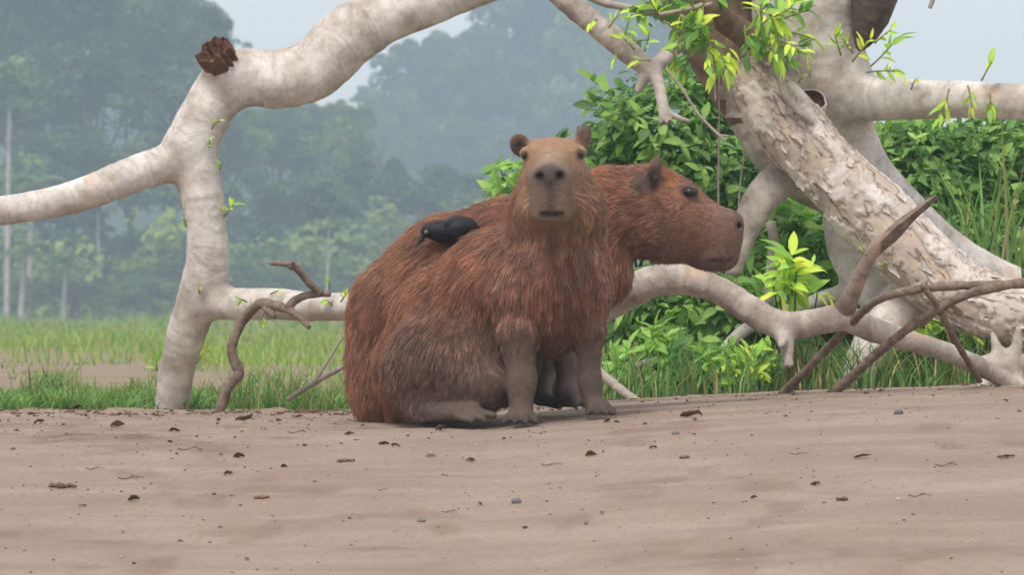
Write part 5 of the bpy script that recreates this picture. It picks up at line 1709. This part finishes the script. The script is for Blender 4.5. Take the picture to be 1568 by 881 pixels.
# tangled understory at the foot of the forest
n, nb = 66000, 1250
bx = np.where(g.random(nb) < 0.6, g.uniform(-300, 1800, nb), g.uniform(-2700, 4300, nb))
by = 500 - 75 * g.random(nb) - 95 * (g.random(nb) < 0.35) * g.random(nb)
B = P(bx, by, 258 + 30 * g.random(nb))
kb = g.integers(0, nb, n)
vb = nrm(g.normal(size=(n, 3)))
vb[:, 1] = -np.abs(vb[:, 1])
X = B[kb] + vb * g.uniform(0.7, 1.7, nb)[kb][:, None] * g.uniform(0.6, 1.05, (n, 1))
X[:, 2] = np.maximum(X[:, 2], 0.1)
up = nrm(vb * 0.6 + np.array([0, -0.1, 0.8]) + 0.45 * g.normal(size=(n, 3)))
y = nrm(np.cross(up, g.normal(size=(n, 3))))
Rm = np.stack([np.cross(y, up), y, up], -1)
hue = g.random(nb)[kb][:, None]
col = (np.array([0.045, 0.095, 0.045]) * (1 - hue) + np.array([0.12, 0.17, 0.05]) * hue) * (g.uniform(0.6, 1.4, nb)[kb] * g.uniform(0.8, 1.2, n))[:, None]
V_, FF, CC = scatter(T_, np.array([[0, 1, 2, 3]]), X, Rm, g.uniform(0.25, 0.8, n), col)
link('forest_understory', mesh_np('forest_understory', V_, FF, FAR_LEAF, {'col': ('FLOAT_COLOR', CC)}, smooth=False), label='tangled low greenery at the foot of the far forest', category='undergrowth', kind='stuff')
# ------------------------------------------------------------------ litter on the sand
def dead_leaf_np(seed):
    g = np.random.default_rng(seed)
    T_, F_ = leaf_template(g.uniform(0.18, 0.28), 7, g.uniform(0.5, 1.2), 0.0)
    t = T_[:, 1]
    k = g.uniform(0.8, 1.8)
    z = np.sin(t * k) / k * 0.3 * g.uniform(0.2, 1.0)
    T_ = np.stack([T_[:, 0] * (1 - 0.3 * t) + 0.12 * np.sin(t * 4 + seed), t * 0.9, T_[:, 2] * 1.2 + z * g.choice([0.6, 1.0]) + 0.035 * g.normal(size=len(t))], 1)
    T_[:, 1] -= 0.45
    T_[:, 2] -= T_[:, 2].min()
    B_ = T_ + np.array([0, 0, 0.02])
    n = len(T_)
    return np.vstack([T_, B_]), np.vstack([F_[:, ::-1], F_ + n])

def stone_np(seed, flat=0.6):
    g = np.random.default_rng(seed)
    n, m = 12, 8
    th = np.arange(n) / n * 2 * np.pi
    ph = np.linspace(0.05, np.pi - 0.05, m)
    V_ = np.stack([np.outer(np.sin(ph), np.cos(th)), np.outer(np.sin(ph), np.sin(th)), np.outer(np.cos(ph), np.ones(n))], -1).reshape(-1, 3)
    V_ = V_ * (1 + 0.35 * fbm(V_ * 1.4 + seed * 7.3, seed))[:, None] * np.array([0.5, 0.38, 0.38 * flat])
    i, j = np.meshgrid(np.arange(m - 1), np.arange(n), indexing='ij')
    F_ = np.stack([i * n + j, (i + 1) * n + j, (i + 1) * n + (j + 1) % n, i * n + (j + 1) % n], -1).reshape(-1, 4)
    V_[:, 2] += 0.1 * flat
    return V_, F_

def clod_np(seed):
    g = np.random.default_rng(seed)
    parts = []
    for k in range(7):
        V_, F_ = stone_np(seed * 10 + k, 0.8)
        s = g.uniform(0.25, 0.55)
        V_ = V_ * s + np.array([g.normal() * 0.22, g.normal() * 0.22, 0.02 + 0.08 * g.random()])
        parts.append((V_ * (1 + 0.12 * fbm(V_ * 12, seed))[:, None], F_, None))
    V_, F_, _ = join(parts)
    return V_, F_[0]

def twig_np(seed, bend=0.12, r=0.035, forks=1):
    g = np.random.default_rng(seed)
    t = np.linspace(-0.5, 0.5, 7)
    c = np.stack([bend * np.sin(t * 5 + seed), t, 0.05 + 0.05 * np.sin(t * 7)], 1)
    parts = [tube(np.concatenate([c, (r * (1 - 0.5 * (t + 0.5)))[:, None]], 1), 6, True, 0.25, seed)[:2] + (None,)]
    for k in range(forks):
        m = int(g.integers(2, 5))
        e = c[m] + np.array([g.choice([-1, 1]) * 0.22, 0.2, 0.08])
        parts.append(tube(np.array([list(c[m]) + [r * 0.6], list(0.5 * (c[m] + e) + [0, 0, 0.03]) + [r * 0.5], list(e) + [r * 0.25]]), 5)[:2] + (None,))
    V_, F_, _ = join(parts)
    return V_, F_

BR, DKB, GRY, BLU, PLE = (118, 94, 80), (92, 74, 64), (126, 116, 110), (128, 122, 124), (196, 176, 158)
LIT = [
    ('twig', 290, 690, 42, 80, BR, 'thin dark twig lying across the sand below the pale tree leg'),
    ('dead_leaf', 205, 769, 26, 70, DKB, 'dark crumpled leaf with a straw beside it near the lower sand edge'),
    ('straw', 231, 773, 26, -40, (206, 184, 150), 'pale straw stalk beside the dark crumpled leaf'),
    ('soil_clump', 100, 748, 34, 20, (118, 106, 82), 'tufted earth clump with dry grass on the open sand'),
    ('dead_leaf', 267, 662, 22, 80, DKB, 'small dark leaf just below the pale tree leg'),
    ('dead_leaf', 180, 655, 28, 65, BR, 'narrow brown leaf near the crest in front of the grass'),
    ('dead_leaf', 375, 645, 40, 70, BR, 'long brown leaf at the foot of the dead branch'),
    ('dead_leaf', 335, 646, 18, 30, DKB, 'tiny dark leaf between tree leg and dead branch foot'),
    ('soil_clump', 400, 765, 28, 10, (138, 108, 88), 'rounded sand clod in the middle of the open sand'),
    ('pebble', 645, 800, 18, 0, BLU, 'bluish flat pebble low on the sand below the bird'),
    ('dead_leaf', 588, 682, 22, 60, DKB, 'curled dark leaf below the haunch with a twin beside it'),
    ('dead_leaf', 606, 685, 22, 110, BR, 'curled brown leaf below the haunch beside a darker one'),
    ('dead_leaf', 676, 661, 30, 40, DKB, 'black upright leaf just under the hind foot'),
    ('dead_leaf', 366, 702, 24, 85, DKB, 'dark leaf below the dead branch on open sand'),
    ('dead_leaf', 350, 728, 20, 85, BR, 'brown chip of leaf lower than the dark leaf below the dead branch'),
    ('dead_leaf', 435, 717, 16, 70, DKB, 'small dark leaf midway between dead branch and haunch'),
    ('twig', 585, 752, 24, 50, BR, 'short brown twig on sand below the haunch'),
    ('twig', 688, 786, 28, 88, DKB, 'short straight twig low on the sand below the sitting capybara'),
    ('dead_leaf', 721, 708, 20, 75, BR, 'brown leaf on sand below the hind foot'),
    ('dead_leaf', 660, 701, 22, 100, PLE, 'pale and brown leaf scrap below the hind foot'),
    ('soil_clump', 526, 708, 26, 0, (142, 116, 96), 'low sand lump under the rear capybara rump'),
    ('pebble', 337, 809, 10, 0, GRY, 'grey pebble low on the sand under the dead branch'),
    ('pebble', 205, 865, 9, 0, DKB, 'dark pebble at the bottom sand edge'),
    ('twig', 146, 720, 34, 95, BR, 'brown twig cluster piece on the littered sand patch'),
    ('twig', 200, 735, 46, 75, (110, 86, 70), 'long weathered twig across the littered sand patch'),
    ('dead_leaf', 127, 777, 20, 60, BR, 'brown leaf scrap below the tufted earth clump'),
    ('dead_leaf', 116, 630, 34, 60, DKB, 'large dark leaf on the crest in front of the grass'),
    ('dead_leaf', 535, 667, 20, 85, (120, 96, 76), 'tan leaf scrap beside the rear capybara rump'),
    ('straw', 380, 682, 22, 85, BLU, 'bluish sliver of straw on the sand below the dead branch'),
    ('dead_leaf', 1058, 640, 44, 78, (112, 74, 56), 'curved brown dead leaf on the sand beyond the front paw'),
    ('dead_leaf', 988, 652, 14, 20, DKB, 'small upright dark leaf beside the front paw'),
    ('pebble', 1034, 666, 17, 0, BLU, 'blue grey pebble on the sand below the curved leaf'),
    ('pebble', 1376, 635, 22, 0, (104, 104, 110), 'grey stone on the upper sand below the root end'),
    ('bark_chip', 1321, 703, 34, 80, DKB, 'dark bark sliver on the sand below the standing pale limb'),
    ('twig', 1224, 697, 34, 86, (120, 92, 78), 'thin brown twig on sand below the bent pale limb'),
    ('bark_chip', 1541, 702, 40, 72, DKB, 'bark sliver at the far edge of the sand slope'),
    ('bark_chip', 1249, 744, 24, 75, BR, 'blunt brown bark chip lower on the sand slope'),
    ('pebble', 1376, 767, 14, 0, PLE, 'pale pink shell like pebble low on the slope'),
    ('twig', 845, 714, 40, 80, (124, 78, 68), 'reddish twig on the sand below the front legs'),
    ('pebble', 791, 771, 24, 0, BLU, 'large bluish pebble below the front legs'),
    ('soil_clump', 1046, 703, 24, 0, (134, 106, 90), 'small sand lump below the blue grey pebble'),
    ('twig', 1449, 715, 46, 70, (128, 104, 90), 'pale brown half buried twig at the slope edge'),
    ('soil_clump', 1289, 767, 24, 0, (132, 106, 92), 'crumbly lump near the pale shell like pebble'),
    ('twig', 1409, 762, 44, 78, (122, 98, 86), 'half buried twig beside the pale shell like pebble'),
    ('pebble', 804, 810, 12, 0, DKB, 'dark pebble below the large bluish pebble'),
    ('dead_leaf', 1154, 765, 18, 70, BR, 'brown leaf scrap alone on the smooth lower slope'),
    ('dead_leaf', 1000, 688, 20, 65, BR, 'brown scrap on sand between paw and sand lump'),
    ('dead_leaf', 905, 700, 24, 75, DKB, 'dark scrap on sand under the second front paw'),
    ('straw', 520, 655, 30, 70, (188, 164, 132), 'pale straw on the crest beside the rump'),
    ('dead_leaf', 60, 650, 22, 70, BR, 'brown leaf on the clumpy crest near the picture edge'),
    ('dead_leaf', 930, 648, 16, 60, DKB, 'tiny dark leaf right at the front paw toes'),
    ('twig', 455, 664, 34, 80, (110, 84, 68), 'thin brown twig on crest sand under the low branch'),
]
for k, (kind, px, py, sz, an, colr, lab) in enumerate(LIT):
    p, d = ground_at(px, py)
    gg = np.random.default_rng(500 + k)
    smooth = True
    if kind in ('dead_leaf',):
        V_, F_ = dead_leaf_np(k)
    elif kind == 'pebble':
        V_, F_ = stone_np(k, 0.8)
    elif kind == 'soil_clump':
        V_, F_ = clod_np(k)
    elif kind == 'bark_chip':
        V_, F_ = dead_leaf_np(k + 40)
        V_ = V_ * np.array([0.8, 1, 0.5])
    elif kind == 'straw':
        V_, F_ = twig_np(k, 0.05, 0.022, 0)
    else:
        V_, F_ = twig_np(k, 0.08, 0.028, 1 + k % 2)
    s = M(sz, d) * (0.7 if kind == 'pebble' else 0.85)
    a = R(90 - an) + (math.pi / 2 if kind in ('pebble', 'soil_clump') else 0)
    if kind not in ('pebble', 'soil_clump'):
        a = -R(an)
    ca, sa = math.cos(a), math.sin(a)
    V_ = V_ @ np.array([[ca, sa, 0], [-sa, ca, 0], [0, 0, 1]]) * s
    col = np.tile(lin(*colr), (len(V_), 1)) * (1 + 0.3 * fbm(V_ / s * 5, k))[:, None]
    me = mesh_np(kind, V_, F_, LITTER, {'col': ('FLOAT_COLOR', col)}, smooth=kind != 'dead_leaf')
    o = link(kind, me, label=lab, category=kind.replace('_', ' '))
    o.location = (p[0], p[1], gz(p[0], p[1]) + 0.001)

# crumbs, chaff and specks: nobody could count them
g = np.random.default_rng(61)
def crumbs(n, px, py, s0, s1, pal, fl, gen, nv):
    Vs, Fs, Cs = [], [], []
    x0, d0 = px, py
    for v in range(nv):
        T_, F_ = gen(v)
        m = np.arange(v, n, nv)
        pos = np.stack([x0[m], d0[m] - 14, gz(x0[m], d0[m] - 14) + 0.0005], 1)
        a = g.uniform(0, 2 * np.pi, len(m))
        Rm = np.zeros((len(m), 3, 3))
        Rm[:, 0, 0], Rm[:, 0, 1], Rm[:, 1, 0], Rm[:, 1, 1], Rm[:, 2, 2] = np.cos(a), -np.sin(a), np.sin(a), np.cos(a), 1
        sc = s0 + (s1 - s0) * g.random(len(m)) ** 2.5
        col = np.array([lin(*c) for c in pal])[g.integers(0, len(pal), len(m))]
        V_, FF, CC = scatter(T_, F_, pos, Rm, sc, col)
        Vs.append((V_, FF, CC))
    return join([(a_, b_, c_) for a_, b_, c_ in Vs])
def low_stone(v):
    V_, F_ = stone_np(v + 3, 0.7)
    return V_, F_
n = 1300
d = 10.4 + 5.2 * g.random(n) ** 0.7
x = g.uniform(-1, 1, n) * d * 0.105
V_, F_, C_ = crumbs(n, x, d, 0.002, 0.009, [(136, 110, 94), (120, 96, 80), (150, 124, 108), (104, 84, 72), (196, 178, 162)], 0.7, low_stone, 5)
link('sand_crumbs', mesh_np('sand_crumbs', V_, F_, LITTER, {'col': ('FLOAT_COLOR', C_)}), label='small sand crumbs and grit scattered over the bank', category='grit', kind='stuff')
n = 420
d = 15.32 + 0.2 * g.normal(size=n)
x = np.where(g.random(n) < 0.8, g.uniform(-1.5, -0.1, n), g.uniform(-0.1, 1.6, n))
V_, F_, C_ = crumbs(n, x, d, 0.004, 0.022, [(126, 102, 86), (106, 84, 70), (138, 114, 98), (118, 94, 76)], 0.8, lambda v: (lambda q: (q[0] * (1 + 0.35 * fbm(q[0] * 7, v))[:, None], q[1]))(clod_np(v + 60)), 5)
link('soil_clods', mesh_np('soil_clods', V_, F_, LITTER, {'col': ('FLOAT_COLOR', C_)}), label='dark crumbly soil clods along the crest of the bank', category='soil', kind='stuff')
n = 620
d = np.where(g.random(n) < 0.6, 15.2 + 0.28 * g.normal(size=n), 10.8 + 4.8 * g.random(n) ** 0.6)
x = np.where(g.random(n) < 0.6, g.uniform(-1, 0.2, n), g.uniform(-1, 1, n)) * d * 0.1
V_, F_, C_ = crumbs(n, x, d, 0.005, 0.02, [(122, 98, 84), (106, 84, 72), (130, 106, 88), (158, 138, 116), (114, 98, 80)], 0.7, lambda v: dead_leaf_np(v + 200), 6)
link('leaf_crumbs', mesh_np('leaf_crumbs', V_, F_, LITTER, {'col': ('FLOAT_COLOR', C_)}, smooth=False), label='scraps of dry leaf and chaff strewn along the sand crest', category='leaf litter', kind='stuff')

# ------------------------------------------------------------------ haze over the whole place
hz = bpy.data.materials.new('haze')
hz.use_nodes = True
hn = hz.node_tree
hn.nodes.clear()
pv = hn.nodes.new('ShaderNodeVolumePrincipled')
pv.inputs['Color'].default_value = (0.64, 0.83, 1.0, 1)
pv.inputs['Density'].default_value = 0.0015
pv.inputs['Anisotropy'].default_value = 0.2
ho = hn.nodes.new('ShaderNodeOutputMaterial')
hn.links.new(pv.outputs[0], ho.inputs['Volume'])
x0, x1, y0, y1, z0, z1 = -340.0, 340.0, -75.0, 670.0, -2.2, 34.0
Vv = np.array([[x, y, z] for x in (x0, x1) for y in (y0, y1) for z in (z0, z1)])
Fq = np.array([[0, 1, 3, 2], [4, 6, 7, 5], [0, 4, 5, 1], [2, 3, 7, 6], [0, 2, 6, 4], [1, 5, 7, 3]])
link('haze', mesh_np('haze', Vv, Fq, hz, smooth=False), kind='stuff', label='thin grey blue haze in the air', category='haze')

# ------------------------------------------------------------------ move each Empty to the base of its thing
dg = bpy.context.evaluated_depsgraph_get()
kids = {}
for o in SC.objects:
    if o.parent is not None:
        kids.setdefault(o.parent.name, []).append(o)
for o in list(SC.objects):
    if o.type == 'EMPTY' and o.parent is None and o.location.length < 1e-6 and o.name in kids:
        pts = []
        for c in kids[o.name]:
            if c.type == 'MESH' and len(c.data.vertices) > 3:
                bb = np.array([c.matrix_basis @ Vector(q) for q in c.bound_box])
                pts.append(bb)
        pts = np.vstack(pts)
        lo, hi = pts.min(0), pts.max(0)
        loc = Vector((0.5 * (lo[0] + hi[0]), 0.5 * (lo[1] + hi[1]), lo[2]))
        o.location = loc
        for c in kids[o.name]:
            c.matrix_parent_inverse = Matrix.Translation(-loc)
